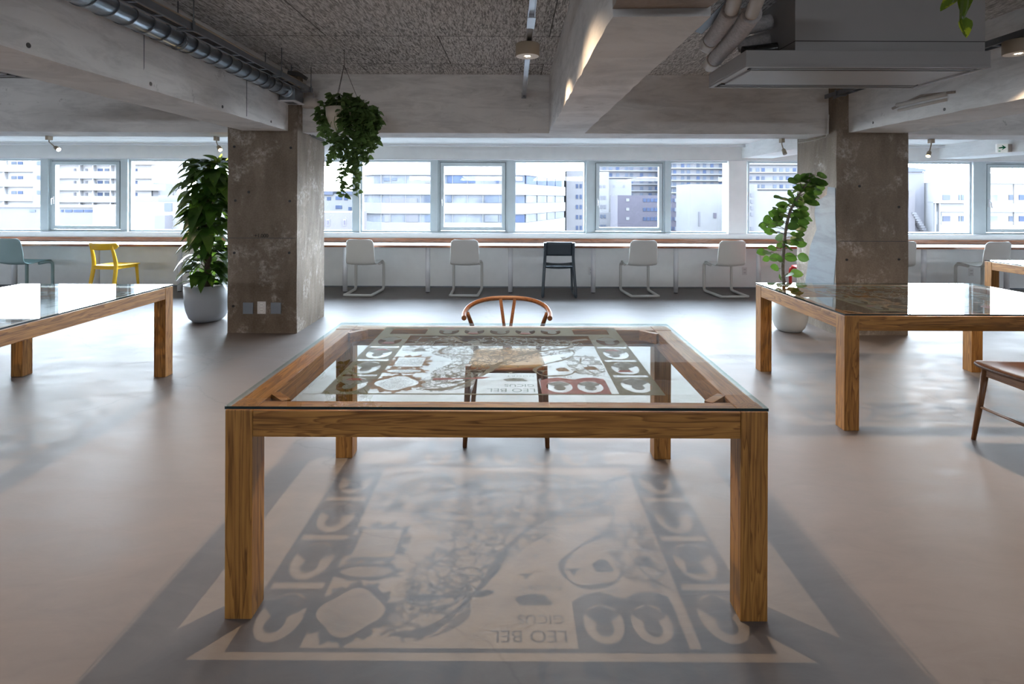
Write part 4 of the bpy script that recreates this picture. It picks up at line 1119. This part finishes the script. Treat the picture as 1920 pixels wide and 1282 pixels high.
# loose cables down the column side
t = thing('cable_bundle', 'loose white cables looping down the side of the left column', 'cable', (-2.2, 5.66, 2.3))
def rl2(px, py, X=-2.222): 
    return on_x(px, py, X) - t.location
for k in range(5):
    o = k * 2.2
    pts = curve([rl2(570 + o*0.4, 196), rl2(572 + o*0.5, 220), rl2(575 + o*0.5, 240 + o*0.2), rl2(583 + o*0.6, 254 - o*0.6), rl2(598 + o*0.3, 262 - o*1.1), rl2(609 + k*0.3, 265 - o*1.0)], 6)
    m = MB(); m.tube([p + Vector((0.008*k, 0, 0)) for p in pts], 0.0055, 7); m.build('cable', M['wire' if k > 1 else 'wire_dark'], t)
cb2 = thing('column_cable', 'thin white cable along the beam at the right column', 'cable', (3.2, 5.68, 2.1))
m = MB(); m.tube([p - cb2.location for p in curve([at(1497, 268, 5.69), at(1520, 264, 5.69), at(1540, 259, 5.68), at(1551, 252, 5.66), at(1554, 215, 5.63)], 5)], 0.005, 7); m.build('cable', M['wire'], cb2)

# raceway with round lamp along the room centre
t = thing('ceiling_raceway', 'steel raceway hung along the ceiling above the foreground table', 'raceway', (0.098, 2.6, 2.475))
m = MB(); m.box(-0.02, 0.02, -5.5, 3.08, -0.004, 0.0); m.box(-0.02, -0.016, -5.5, 3.08, -0.022, 0.022); m.box(0.016, 0.02, -5.5, 3.08, -0.022, 0.022); m.build('channel', M['steel_rail'], t)
m = MB(); m.box(-0.024, 0.024, 3.04, 3.10, -0.026, 0.024); m.build('end_cap', M['galv_dark'], t)
for y0, y1 in ((0.55, 0.75), (1.32, 1.42), (-0.6, -0.4)):
    m = MB(); m.box(-0.024, 0.024, y0, y1, -0.026, 0.024); m.build('connector', M['white_metal'] if y0 > 1 else M['steel_rail'], t)
for y in (-1.5, 0.0, 0.72, 2.0, 3.0):
    m = MB(); m.tube([(0.0, y, 0.0), (0.0, y, CZ - 2.475)], 0.004, 6); m.build('hanger', M['galv_dark'], t)
m = MB()
for k in (-1, 0, 1): m.tube([(0.011*k, -5.4, 0.012), (0.011*k, 0.5, 0.014), (0.011*k, 0.62, -0.001)], 0.0045, 6)
m.build('cable', M['wire'], t)

def round_lamp(label, loc, group=None, r=0.082, h=0.085, rod=0.05, lit=True):
    t = thing('round_ceiling_lamp', label, 'ceiling lamp', loc, 0, group)
    m = MB(); m.lathe([(0.0005, h), (r*0.97, h), (r, h - 0.004), (r, 0.003), (r - 0.003, 0.0), (r - 0.004, 0.001)], (0, 0, 0), 48); m.build('housing', M['lamp_body'], t)
    m = MB(); m.lathe([(r - 0.004, 0.0005), (0.36*r, 0.0005)], (0, 0, 0), 48); m.build('face_plate', M['lamp_face'], t)
    m = MB(); m.lathe([(0.36*r, 0.0006), (0.34*r, 0.012), (0.0005, 0.014)], (0, 0, 0), 32); ap = m.build('aperture', M['galv_dark'], t)
    for k in range(4):
        m = MB(); a = k*PI/2 + 0.4; m.tube([(0.17*r*math.cos(a), 0.17*r*math.sin(a), 0.002), (0.17*r*math.cos(a), 0.17*r*math.sin(a), 0.013)], 0.0075, 10); m.build('chip', M['glow_soft'], ap)
    m = MB(); m.tube([(0, 0, h), (0, 0, h + rod)], 0.012, 10); m.build('mount', M['galv_dark'], t)
    return t
LG = 'round ceiling lamps'
la = round_lamp('round ceiling lamp on the raceway above the room centre', (0.088, 3.70, 2.368), LG, rod=0.022)
lb = dup(la, 'round ceiling lamp at the right edge under the right cable tray', (3.20, 3.43, 2.325), 0, LG)
lc = dup(la, 'round ceiling lamp over the foreground table, above the view', (-0.17, 2.66, 2.55), 0, LG)
ld = dup(la, 'round ceiling lamp over the left table, above the view', (-3.45, 2.45, 2.55), 0, LG)
tr2, yc2 = tray(3.20, YB + 0.3, 5.50, 2.44, 'dark ladder cable tray beside the right beam', 0.085, (1.5, 4.2, 5.3))
m = MB(); m.tube([(-0.02, YB + 0.4 - yc2, 0.0), (-0.02, 5.4 - yc2, 0.0)], 0.007, 6); m.build('cable', M['wire_dark'], tr2)

# cassette air conditioner
def ac(label, loc):
    t = thing('air_conditioner', label, 'air conditioner', loc)
    W, D_, H = 1.497, 0.63, 0.104
    m = MB(); m.box(0, W, 0, D_, 0.012, H); m.build('panel', M['ac_white'], t, bev=0.006)
    m = MB(); 
    m.box(0.0, 0.028, 0.0, D_, 0.0, 0.014); m.box(W - 0.028, W, 0, D_, 0, 0.014); m.box(0.028, W - 0.028, 0, 0.022, 0, 0.014); m.box(0.028, W - 0.028, D_ - 0.022, D_, 0, 0.014)
    m.build('rim', M['ac_white'], t)
    m = MB(); m.box(0.075, W - 0.075, 0.105, D_ - 0.105, 0.002, 0.013); m.build('intake_flap', M['ac_white'], t, bev=0.002)
    for y in (0.026, D_ - 0.10):
        m = MB(); m.box(0.05, W - 0.05, y, y + 0.074, 0.0035, 0.0125); s = m.build('air_slot', M['ac_slot'], t)
        m = MB(); m.box(0.06, W - 0.06, y + 0.026, y + 0.044, 0.0015, 0.0034); m.build('louvre', M['ac_white'], s)
    m = MB(); m.box(0.315, W - 0.012, 0.03, D_ - 0.03, H + 0.001, CZ - loc[2] - 0.0005); b = m.build('body', M['ac_white'], t)
    m = MB(); m.box(0.3145, W - 0.0115, 0.028, D_ - 0.028, H + 0.062, H + 0.066); m.build('body_seam', M['ac_slot'], b)
    return t
a1 = ac('grey white cassette air conditioner under the ceiling at upper right', (1.414, 3.30, 2.205))
dup(a1, 'cassette air conditioner corner showing above the left beam bottom at the left edge', (-4.80, 3.07, 2.205), 0)
# insulated refrigerant pipes beside the unit
t = thing('insulated_pipes', 'bundle of ivory insulated pipes entering the left side of the air conditioner', 'pipes', (1.4, 3.4, 2.5))
def pp(pts, r, mat, name, n=14):
    m = MB(); m.tube([Vector(p) - t.location for p in curve(pts, 5)], r, n); return m.build(name, mat, t)
def zat(px, py, z):
    d = at(px, py, 1.0); k = (z - CH) / (d.z - CH); return Vector((d.x * k, k, z))
pp([zat(1393, -60, 2.47), zat(1381, -15, 2.47), zat(1371, 22, 2.47)], 0.040, M['pvc'], 'pipe')
pp([zat(1371, 18, 2.47), zat(1357, 42, 2.47), zat(1334, 74, 2.47)], 0.052, M['insul'], 'insulated_pipe')
pp([zat(1334, 74, 2.47), zat(1326, 85, 2.475)], 0.055, M['pvc'], 'collar')
pp([zat(1446, -60, 2.42), zat(1426, -15, 2.42), zat(1408, 30, 2.42)], 0.036, M['pvc'], 'pipe')
pp([zat(1410, 26, 2.42), zat(1384, 62, 2.42), zat(1352, 98, 2.42), zat(1340, 112, 2.42)], 0.054, M['insul'], 'insulated_pipe')
pp([zat(1341, 110, 2.42), zat(1332, 121, 2.425)], 0.058, M['pvc'], 'collar')
pp([zat(1420, 0, 2.50), zat(1400, 18, 2.50), zat(1384, 24, 2.49)], 0.018, M['pvc'], 'branch_pipe')
pp([(1.70, 3.60, 2.58), (1.62, 3.60, 2.56), (1.50, 3.62, 2.53), (1.44, 3.7, 2.50)], 0.050, M['insul'], 'insulated_pipe')
pp([(1.70, 3.62, 2.47), (1.62, 3.63, 2.455), (1.52, 3.68, 2.44)], 0.045, M['insul'], 'insulated_pipe')
pp([(1.70, 3.50, 2.375), (1.66, 3.51, 2.372), (1.55, 3.55, 2.368), (1.50, 3.56, 2.365)], 0.038, M['foil'], 'foil_wrapped_pipe')
m = MB(); p0 = zat(1342, 8, 2.52) - t.location; p1 = zat(1310, 60, 2.52) - t.location; m.bar(p0 + Vector((0.08, -0.3, 0.02)), p1, 0.05, 0.012, (0.3, 0, 1)); m.build('strap', M['galv_dark'], t)

# spotlights near the windows
def spot(label, px, py_base, head_px, head_py, glow):
    b = at(px, py_base, 6.10); b.z = BZ
    h = at(head_px, head_py, 6.05)
    t = thing('track_spotlight', label, 'spotlight', b, 0, 'small spotlights by the windows')
    m = MB(); m.box(-0.018, 0.018, -0.03, 0.03, -0.045, 0.0); m.build('base', M['lamp_body'], t)
    hv = h - b
    d = (hv - Vector((0, 0, -0.075))).normalized()
    m = MB(); m.tube([(0, 0, -0.045), (0, 0, -0.065), tuple(hv - d*0.045)], 0.006, 8); m.build('arm', M['lamp_body'], t)
    m = MB(); m.tube([tuple(hv - d*0.05), tuple(hv - d*0.035), tuple(hv + d*0.02)], [0.014, 0.021, 0.023], 14); hd = m.build('head', M['lamp_body'], t)
    m = MB(); m.tube([tuple(hv + d*0.0202), tuple(hv + d*0.022)], 0.019, 14); m.build('bulb', glow, hd)
    return t, h, d
spots = []
spots.append(spot('lit white spotlight over the second window from the left edge', 92, 258, 108, 279, M['glow_white']))
spots.append(spot('lit warm spotlight above the potted climber', 406, 258, 412, 279, M['glow_warm']))
spots.append(spot('unlit spotlight above the fig plant', 1466, 262, 1471, 286, M['glow_off']))  # bulb face stays dull, yet a spot light is attached
spots.append(spot('lit warm spotlight right of the right column', 1746, 266, 1741, 290, M['glow_warm']))

# exit direction sign
p = at(1878, 278, 7.2)
t = thing('exit_sign', 'small white sign with a green arrow at the upper right', 'sign', p)
m = MB(); m.box(-0.072, 0.072, -0.012, 0.012, -0.058, 0.058); m.build('sign_panel', M['sign_white'], t, bev=0.002)
m = MB(); z = -0.013
m.poly([(-0.05, z, -0.012 + 0.006), (0.012, z, 0.002), (0.012, z, 0.018 + 0.004), (-0.05, z, 0.010)])
m.poly([(-0.008, z, 0.046), (0.052, z, 0.012), (0.018, z, 0.012 - 0.002), (-0.002, z, 0.030)])
m.poly([(0.052, z, 0.012), (-0.008, z, -0.026), (-0.002, z, -0.010), (0.018, z, 0.010)])
m.poly([(0.012, z, 0.001), (0.03, z, 0.006), (0.03, z, 0.018), (0.012, z, 0.022)])
m.build('arrow', M['sign_green'], t)
m = MB(); m.box(-0.052, -0.046, z, z + 0.0004, -0.048, -0.028); m.box(-0.042, -0.036, z, z + 0.0004, -0.048, -0.028); m.box(-0.032, -0.027, z, z + 0.0004, -0.048, -0.028); m.build('small_marks', M['sign_green'], t)
m = MB(); m.box(0.073, max(0.12, 6.612 - p.x), -0.02, 0.02, -0.05, 0.055); m.build('bracket', M['pvc'], t)

# ------------------------------------------------------------------ the city outside
def cm_(name, c, r=0.8): return simple(name, tuple(x * FAC for x in c), r, var=0.05, scale=0.4, spec=0.1)
B = {}
B['white'] = cm_('building_white', (0.34, 0.34, 0.36)); B['shade'] = cm_('building_pale', (0.27, 0.27, 0.30)); B['lav'] = cm_('building_lavender', (0.23, 0.23, 0.27))  # wall colours from white through off-white to lavender
B['mauve'] = cm_('building_mauve', (0.15, 0.14, 0.185))
def cg_(name, c): return simple(name, tuple(x * FAC for x in c), 0.6, var=0.3, scale=0.3, spec=0.03)
B['glass'] = cg_('facade_glass', (0.16, 0.19, 0.26)); B['blue'] = cg_('facade_blue', (0.10, 0.135, 0.24)); B['roof'] = cm_('roof_blue_grey', (0.15, 0.17, 0.25)); B['grey'] = cm_('building_grey', (0.22, 0.21, 0.235))
B['light'] = cg_('facade_pale_glass', (0.27, 0.29, 0.34)); B['street'] = cm_('street_grey', (0.20, 0.20, 0.21)); B['recess'] = cm_('balcony_recess', (0.62, 0.62, 0.66))  # recess walls lightened in colour to lift the shadow behind balconies
GZ = -22.0
g = box1(-260, 260, 14, 420, GZ - 1, GZ).build('street_ground', B['street']); tag(g, 'grey city ground far below the windows', 'ground', kind='structure')
class Bld:
    def __init__(s, name, label, cat, Y, px):
        s.Y = Y; p = at(px, 400, Y); s.t = thing(name, label, cat, (p.x, Y, GZ))
    def rect(s, name, px0, px1, py0, py1, mat, y0=None, th=0.3, parent=None):
        Y = s.Y if y0 is None else y0
        a = at(px0, py0, Y); b = at(px1, py1 if py1 is not None else py0, Y)
        z0 = GZ if py1 is None else b.z
        o = box1(a.x, b.x, Y, Y + th, z0, a.z).build(name, mat, parent or s.t); 
        o.location = -s.t.location; return o
# apartment block on the left, near part
b = Bld('apartment_block', 'white apartment block with long balconies at the left edge outside', 'building', 105, 0)
b.rect('wall', -260, 78, 290, None, B['recess'], 105.6, 12)
for i, (y0, y1) in enumerate(((280, 291), (307.5, 322), (335, 350), (363, 377), (391, 402))):
    b.rect('balcony', -260, 62, y0, y1, B['white'], 104.6, 0.95)
b.rect('stair_tower', 62, 82, 282, None, B['white'], 104.6, 0.95)
for x in (-50, 5): b.rect('partition', x, x + 3, 291, 400, B['recess'], 104.9, 0.68)
for y in (303, 330, 358, 385):
    for x in (21, 33): b.rect('window', x, x + 9.5, y, y + 5.5, B['blue'] if x == 33 else B['glass'], 105.5, 0.08)
    b.rect('window', 69, 79, y - 1, y + 6, B['glass'], 104.5, 0.1)
    b.rect('window', -35, -18, y - 1, y + 5.5, B['glass'], 105.5, 0.08)
# far part
b = Bld('apartment_block', 'white balcony apartment block seen through the hinged window at left outside', 'building', 107, 200)
b.rect('wall', 93, 284, 296, None, B['recess'], 107.0, 12)
b.rect('roof_parapet', 93, 290, 300, 309, B['white'], 105.7, 1.25)
for i, (y0, y1, r) in enumerate(((320.5, 335, 285), (344, 357.5, 305), (367, 380, 305))):
    b.rect('balcony', 93, r, y0, y1, B['white'], 106.0, 0.95)
for x in (148, 173, 206): b.rect('partition', x, x + 1.8, 309, 386, B['recess'], 106.2, 0.75)
for y in (316, 339, 361):
    for x, w, mt in ((183, 9, 'blue'), (196, 8, 'glass'), (249, 8, 'blue'), (138, 4, 'lav'), (160, 4, 'lav'), (208, 3, 'glass')): b.rect('window', x, x + w, y, y + 6, B[mt], 106.9, 0.08)
b.rect('end_tower', 287, 297, 343, None, B['shade'], 107.0, 6)
# low roofs at left
b = Bld('warehouse', 'low pale warehouse with a row of small dark windows at left outside', 'building', 80, 120)
b.rect('wall', -120, 174, 387.5, None, B['shade'], 80, 14)
b.rect('roof_edge', -121, 175, 386, 389, B['white'], 79.8, 14.5)
for x, w in ((55, 3), (58, 8), (114, 4), (122, 13), (138, 18), (158, 15)): b.rect('window', x, x + w, 393, 397.5, B['blue'] if x > 100 else B['glass'], 79.9, 0.1)
b = Bld('annex_building', 'white windowless annex in front of the balcony block outside', 'building', 72, 210)
b.rect('wall', 174, 246, 384, None, B['white'], 72, 10)
b = Bld('plain_building', 'pale building with one blue window left of the climber outside', 'building', 66, 300)
b.rect('wall', 246, 372, 379, None, B['white'], 66, 10)
b.rect('window', 308, 322, 380.5, 396, B['roof'], 65.9, 0.1)
b.rect('lean_to', 290, 309, 404, None, B['lav'], 64.5, 1.4)
b.rect('penthouse', 297, 345, 366, 379, B['shade'], 68, 5)
m = MB(); p = at(325, 366, 68.5); q = at(325, 345, 68.5)
m.tube([p, q], 0.06, 6); m.tube([at(322, 352, 68.5), at(328, 352, 68.5)], 0.04, 6); o = m.build('antenna', B['grey'], b.t); o.location = -b.t.location
# houses behind the hanging plant
b = Bld('town_house', 'white town houses with blue grey roofs right of the left column outside', 'building', 110, 640)
b.rect('wall', 540, 663, 363, None, B['white'], 110, 10)
for x0, x1 in ((596, 624), (640, 662)):
    m = MB(); p, q = at(x0, 365, 109.5), at(x1, 358, 109.5)
    m.box(p.x, q.x, 109.5, 121, p.z, q.z); o = m.build('roof', B['roof'], b.t); o.location = -b.t.location
for x, y, w in ((613, 369, 7), (629, 368, 12), (645, 369, 7), (629, 385, 12), (653, 388, 6), (655, 405, 6), (655, 424, 6)):
    b.rect('window', x, x + w, y, y + 6.5, B['blue'], 109.9, 0.1)
b = Bld('grey_house', 'low grey house with small white framed windows beside the left column outside', 'building', 70, 630)
b.rect('wall', 560, 656, 398, None, B['grey'], 70, 8)
for x in (612, 643):
    f = b.rect('window', x, x + 5.5, 411, 423, B['white'], 69.9, 0.1); b.rect('pane', x + 1, x + 4.5, 413, 421.5, B['mauve'], 69.85, 0.05, f)
    for o in f.children: o.location = (0, 0, 0)
# banded office building
b = Bld('office_building', 'large white office building with horizontal window bands in the middle outside', 'building', 98, 880)
def P(px, Y): p = at(px, 371, Y); return (p.x, p.y)
foot = [P(676, 108), P(684, 102), P(697, 99), (P(715, 98)), P(986, 98), P(1060, 124), (P(1060, 124)[0], 150), (P(676, 108)[0], 150)]
def inset(f, d=0.35): 
    cx = sum(x for x, y in f)/len(f); cy = sum(y for x, y in f)/len(f)
    return [(x + (0.9 if x < cx else -0.9)*d, y + (0.9 if y < cy else -0.9)*d) for x, y in f]
def prism(name, f, z0, z1, mat):
    m = MB(); m.prism(f, z0, z1); o = m.build(name, mat, b.t); o.location = -b.t.location; return o
zz = lambda py: at(850, py, 98).z
prism('glass_core', inset(foot), GZ, zz(290), B['light'])
bands = [(262, 328), (344.5, 365), (380.5, 401), (417, None)]
for y0, y1 in bands: prism('wall_band', foot, GZ if y1 is None else zz(y1), zz(y0), B['white'])
wl = [ (719, 12, 333, 339, 'glass'), (735, 9, 333, 338, 'glass'), (797, 11, 329, 343, 'lav'), (838, 11, 329, 343, 'blue'), (849, 28, 329, 343, 'blue'), (878, 13, 329, 343, 'blue'), (930, 6, 336, 343, 'blue'),
       (796, 11, 366, 380, 'glass'), (722, 60, 371, 380, 'lav'), (838, 9, 366, 379, 'glass'), (909, 35, 366, 380, 'glass'), (966, 18, 368, 381, 'glass'),
       (797, 11, 403, 416, 'glass'), (761, 23, 402, 416, 'lav'), (721, 11, 402, 416, 'shade'), (909, 25, 403, 416, 'light'), (937, 10, 403, 416, 'glass'), (966, 18, 403, 417, 'blue'), (776, 8, 331, 337, 'glass'), (966, 18, 330, 340, 'glass')]
for x, w, y0, y1, mt in wl: b.rect('window', x, x + w, y0, y1, B[mt], 98.18, 0.1)
for r_ in ((328, 344.5), (365, 380.5), (401, 417)):
    for x in (714, 731, 760, 788, 848, 876, 905, 936): b.rect('mullion', x, x + 0.8, r_[0], r_[1], B['white'], 98.1, 0.1)
# right return face windows
def on_edge(u):  # along the return face from (986) to (1060)
    a, c = Vector((*P(986, 98), 0)), Vector((*P(1060, 124), 0)); return a + (c - a)*u, (c - a).normalized()
for (y0, y1), mt in (((328.5, 344), 'blue'), ((365.5, 380), 'light'), ((401.5, 416.5), 'light')):
    for u0, u1 in ((0.02, 0.24), (0.26, 0.48), (0.50, 0.70), (0.72, 0.90)):
        p, d = on_edge(u0); q, _ = on_edge(u1); nrm = Vector((d.y, -d.x, 0)); off = -nrm*0.12
        m = MB(); z0, z1 = zz(y1), zz(y0)
        vs = [m.bm.verts.new(v) for v in ((p.x + off.x, p.y + off.y, z0), (q.x + off.x, q.y + off.y, z0), (q.x + off.x, q.y + off.y, z1), (p.x + off.x, p.y + off.y, z1))]
        f = m.bm.faces.new(vs); r = bmesh.ops.extrude_face_region(m.bm, geom=[f])
        for v in r['geom']:
            if isinstance(v, bmesh.types.BMVert): v.co -= nrm*0.15
        o = m.build('window', B[mt], b.t); o.location = -b.t.location
b = Bld('slim_building', 'slim pale building with paired small windows right of the office outside', 'building', 130, 1090)
b.rect('wall', 1062, 1096, 320, None, B['shade'], 130, 10)
for y in (345, 365, 384, 403, 423):
    for x in (1080, 1087): b.rect('window', x, x + 4.2, y, y + 7.5, B['blue'], 129.9, 0.1)
b = Bld('stepped_building', 'white stepped building with a few tiny windows left of the mauve block outside', 'building', 190, 1150)
b.rect('wall', 1097, 1142, 322, None, B['white'], 190, 10); b.rect('wall', 1142, 1184, 336, None, B['white'], 192, 10)
b.rect('lower_wing', 1097, 1160, 398, None, B['shade'], 188, 1.5)
for y in (367, 384, 402, 421):
    for x in (1126, 1132, 1148, 1154): b.rect('window', x, x + 4, y, y + 7, B['glass'] if y > 395 else B['lav'], 187.9 if y > 398 else 189.9, 0.1)
for x in (1124, 1131, 1149, 1168): b.rect('window', x, x + 4, 347, 352, B['lav'], 189.9, 0.1)
b = Bld('mauve_building', 'mauve grey apartment building with rows of blue windows outside', 'building', 165, 1220)
b.rect('wall', 1158, 1294, 366, None, B['mauve'], 165, 12)
for y in (372, 389.5, 407, 425):
    for x in (1206, 1213, 1220, 1227, 1235, 1243, 1255, 1263, 1275): b.rect('window', x, x + 5.5, y, y + 6.5, B['blue'], 164.9, 0.1)
    b.rect('stair_window', 1174, 1180, y, y + 5.5, B['white'], 164.9, 0.1)
    b.rect('door', 1265.5, 1270.5, y, y + 7, B['white'], 164.85, 0.1)
b = Bld('white_hall', 'plain white hall with one dark window left of the pier outside', 'building', 140, 1325)
b.rect('wall', 1294, 1420, 345, None, B['white'], 140, 12)
b.rect('window', 1338, 1343.5, 399, 409, B['mauve'], 139.9, 0.1); b.rect('door', 1310, 1313, 397, 424, B['lav'], 139.9, 0.1)
def tower(label, Y, x0, x1, top, step, cols, mt):
    b = Bld('apartment_tower', label, 'building', Y, (x0 + x1)/2)
    b.rect('wall', x0, x1, top, None, B[mt], Y, 8)
    y = top + 6; k = 0
    while y < 372:
        b.rect('balcony', x0 + 3, x1 - 3, y + 5, y + 7.5, B['white'], Y - 0.9, 0.9)
        for i, x in enumerate(cols): b.rect('window', x, x + 6, y - 2, y + 4.5, B['blue' if (i + k) % 4 == 0 else 'glass'], Y - 0.1, 0.1)
        y += step; k += 1
tower('pale apartment tower behind the mauve building outside', 250, 1122, 1242, 283, 12.5, (1130, 1142, 1155, 1172, 1181, 1200, 1216, 1228), 'lav')
tower('tall apartment tower seen in the narrow window left of the pier outside', 235, 1246, 1362, 280, 11.5, (1254, 1262, 1277, 1288, 1306, 1318, 1332, 1348), 'shade')
tower('tall apartment tower seen right of the pier outside', 215, 1392, 1530, 280, 15.5, (1404, 1418, 1428, 1450, 1462, 1474, 1487), 'shade')
b = Bld('white_building', 'white building with a column of grey windows right of the pier outside', 'building', 120, 1450)
b.rect('wall', 1384, 1560, 358, None, B['white'], 120, 8); b.rect('wing', 1384, 1414, 346, None, B['shade'], 119, 0.9)
for y in (362, 374, 386, 398, 425): b.rect('window', 1408, 1412, y, y + 7, B['lav'], 118.9, 0.1)
# right: nearer apartments
b = Bld('corner_house', 'large pale building with a pitched roofline right of the right column outside', 'building', 84, 1740)
b.rect('wall', 1640, 1733, 322, None, B['lav'], 84, 8)
m = MB(); p, q, r = at(1640, 322, 83.8), at(1736, 317, 83.8), at(1640, 305, 83.8)
vs0 = [(p.x, 83.8, p.z), (q.x, 83.8, q.z - 0.4), (q.x, 83.8, q.z), (p.x, 83.8, r.z)]
f = m.bm.faces.new([m.bm.verts.new(v) for v in vs0]); r_ = bmesh.ops.extrude_face_region(m.bm, geom=[f])
for v in r_['geom']:
    if isinstance(v, bmesh.types.BMVert): v.co.y += 8
o = m.build('roof', B['roof'], b.t); o.location = -b.t.location
m = MB()
for k in range(9):
    p = at(1712 + k*2.6, 398 + k*4.2, 83.3); m.box(p.x - 0.3, p.x + 0.35, 83.0, 83.9, p.z - 0.3, p.z)
o = m.build('outdoor_stair', B['shade'], b.t); o.location = -b.t.location
b.rect('annex', 1704, 1716, 358, None, B['grey'], 83.2, 0.7)
b = Bld('low_flats', 'low pale flats with balconies at the right edge outside', 'building', 81.3, 1860)
b.rect('wall', 1766, 2050, 341, None, B['recess'], 81.3, 10)
b.rect('roof_parapet', 1836, 2050, 325, 345, B['white'], 80.7, 0.55)
for y0, y1 in ((381, 398), (421, 440)): b.rect('balcony', 1762, 2050, y0, y1, B['white'], 80.5, 0.75)
b.rect('roof_slab', 1750, 1818, 378, 381, B['white'], 80.1, 1.15)
for x in (1753, 1761): b.rect('post', x, x + 2.5, 381, None, B['white'], 80.2, 0.3)
for y in (365, 405):
    for x, w, mt in ((1803, 13, 'glass'), (1798, 3, 'glass'), (1840, 8, 'lav'), (1853, 18, 'light'), (1892, 8, 'glass'), (1911, 12, 'blue'), (1768, 14, 'roof'), (1935, 14, 'glass')):
        b.rect('window', x, x + w, y, y + (12 if x > 1850 and x < 1880 else 10), B[mt], 81.2, 0.08)
for x in (1901, 1960): b.rect('downpipe', x, x + 1, 345, None, B['white'], 81.15, 0.1)

# ------------------------------------------------------------------ light
w = bpy.data.worlds.new('sky'); sc.world = w; w.use_nodes = True
nt = w.node_tree; bg = nt.nodes['Background']
tc = nt.nodes.new('ShaderNodeTexCoord'); sp = nt.nodes.new('ShaderNodeSeparateXYZ'); nt.links.new(tc.outputs['Generated'], sp.inputs[0])
rp = nt.nodes.new('ShaderNodeValToRGB'); nt.links.new(sp.outputs['Z'], rp.inputs[0])
rp.color_ramp.elements[0].position = 0.0; rp.color_ramp.elements[0].color = (0.87, 0.935, 1.0, 1)
rp.color_ramp.elements[1].position = 0.7; rp.color_ramp.elements[1].color = (0.66, 0.82, 1.0, 1)
nt.links.new(rp.outputs[0], bg.inputs['Color']); bg.inputs['Strength'].default_value = SKY
sun = bpy.data.lights.new('sun', 'SUN'); sun.energy = SUN; sun.angle = R(1); sun.color = (1, 0.97, 0.92)
so = bpy.data.objects.new('sun', sun); col.objects.link(so); so.rotation_euler = Vector((-0.80, 0.28, -0.55)).to_track_quat('-Z', 'Y').to_euler()
# portal over the window band guides sky sampling
pl = bpy.data.lights.new('window_portal', 'AREA'); pl.shape = 'RECTANGLE'; pl.size = 17.2; pl.size_y = HEAD - SILL
pl.cycles.is_portal = True
po = bpy.data.objects.new('window_portal', pl); col.objects.link(po); po.location = (0, WY + 0.22, (HEAD + SILL)/2); po.rotation_euler = (-PI/2, 0, 0)
pl2 = bpy.data.lights.new('window_portal', 'AREA'); pl2.shape = 'RECTANGLE'; pl2.size = 17.0; pl2.size_y = BH1 - BH0  # second portal, at the added opening in the back wall
pl2.cycles.is_portal = True
po2 = bpy.data.objects.new('window_portal', pl2); col.objects.link(po2); po2.location = (0, YB - 0.18, (BH1 + BH0)/2); po2.rotation_euler = (PI/2, 0, 0)
def lamp_light(parent, e, ang=126, blend=1.0, c=(1.0, 0.72, 0.46), rad=0.006):
    l = bpy.data.lights.new('lamp_light', 'SPOT'); l.energy = e; l.spot_size = R(ang); l.spot_blend = blend; l.color = c; l.shadow_soft_size = rad
    o = bpy.data.objects.new('lamp_light', l); col.objects.link(o); o.parent = parent; o.location = (0, 0, -0.006)
lamp_light(la, LAMP * 0.35); lamp_light(lb, LAMP * 0.9); lamp_light(lc, LAMP * 1.0); lamp_light(ld, LAMP * 0.8)
for (t, h, d), e in zip(spots, (SPOT, SPOT, SPOT * 0.9, SPOT)):
    l = bpy.data.lights.new('spot_light', 'SPOT'); l.energy = e; l.spot_size = R(60); l.spot_blend = 0.6; l.color = (1, 0.74, 0.48); l.shadow_soft_size = 0.02
    o = bpy.data.objects.new('spot_light', l); col.objects.link(o); o.parent = t; o.location = h - Vector(t.location) + d*0.03
    o.rotation_euler = d.to_track_quat('-Z', 'Y').to_euler()

# ------------------------------------------------------------------ render look
sc.view_settings.view_transform = 'Standard'; sc.view_settings.look = 'None'
sc.view_settings.gamma = 1.0; sc.view_settings.use_curve_mapping = False
sc.view_settings.exposure = EXPO
cy = sc.cycles
cy.max_bounces = 10; cy.diffuse_bounces = 6; cy.glossy_bounces = 5; cy.transmission_bounces = 8; cy.transparent_max_bounces = 24
cy.caustics_reflective = True; cy.blur_glossy = 1.0; cy.caustics_refractive = False
cy.use_denoising = True
cy.sample_clamp_indirect = 6.0
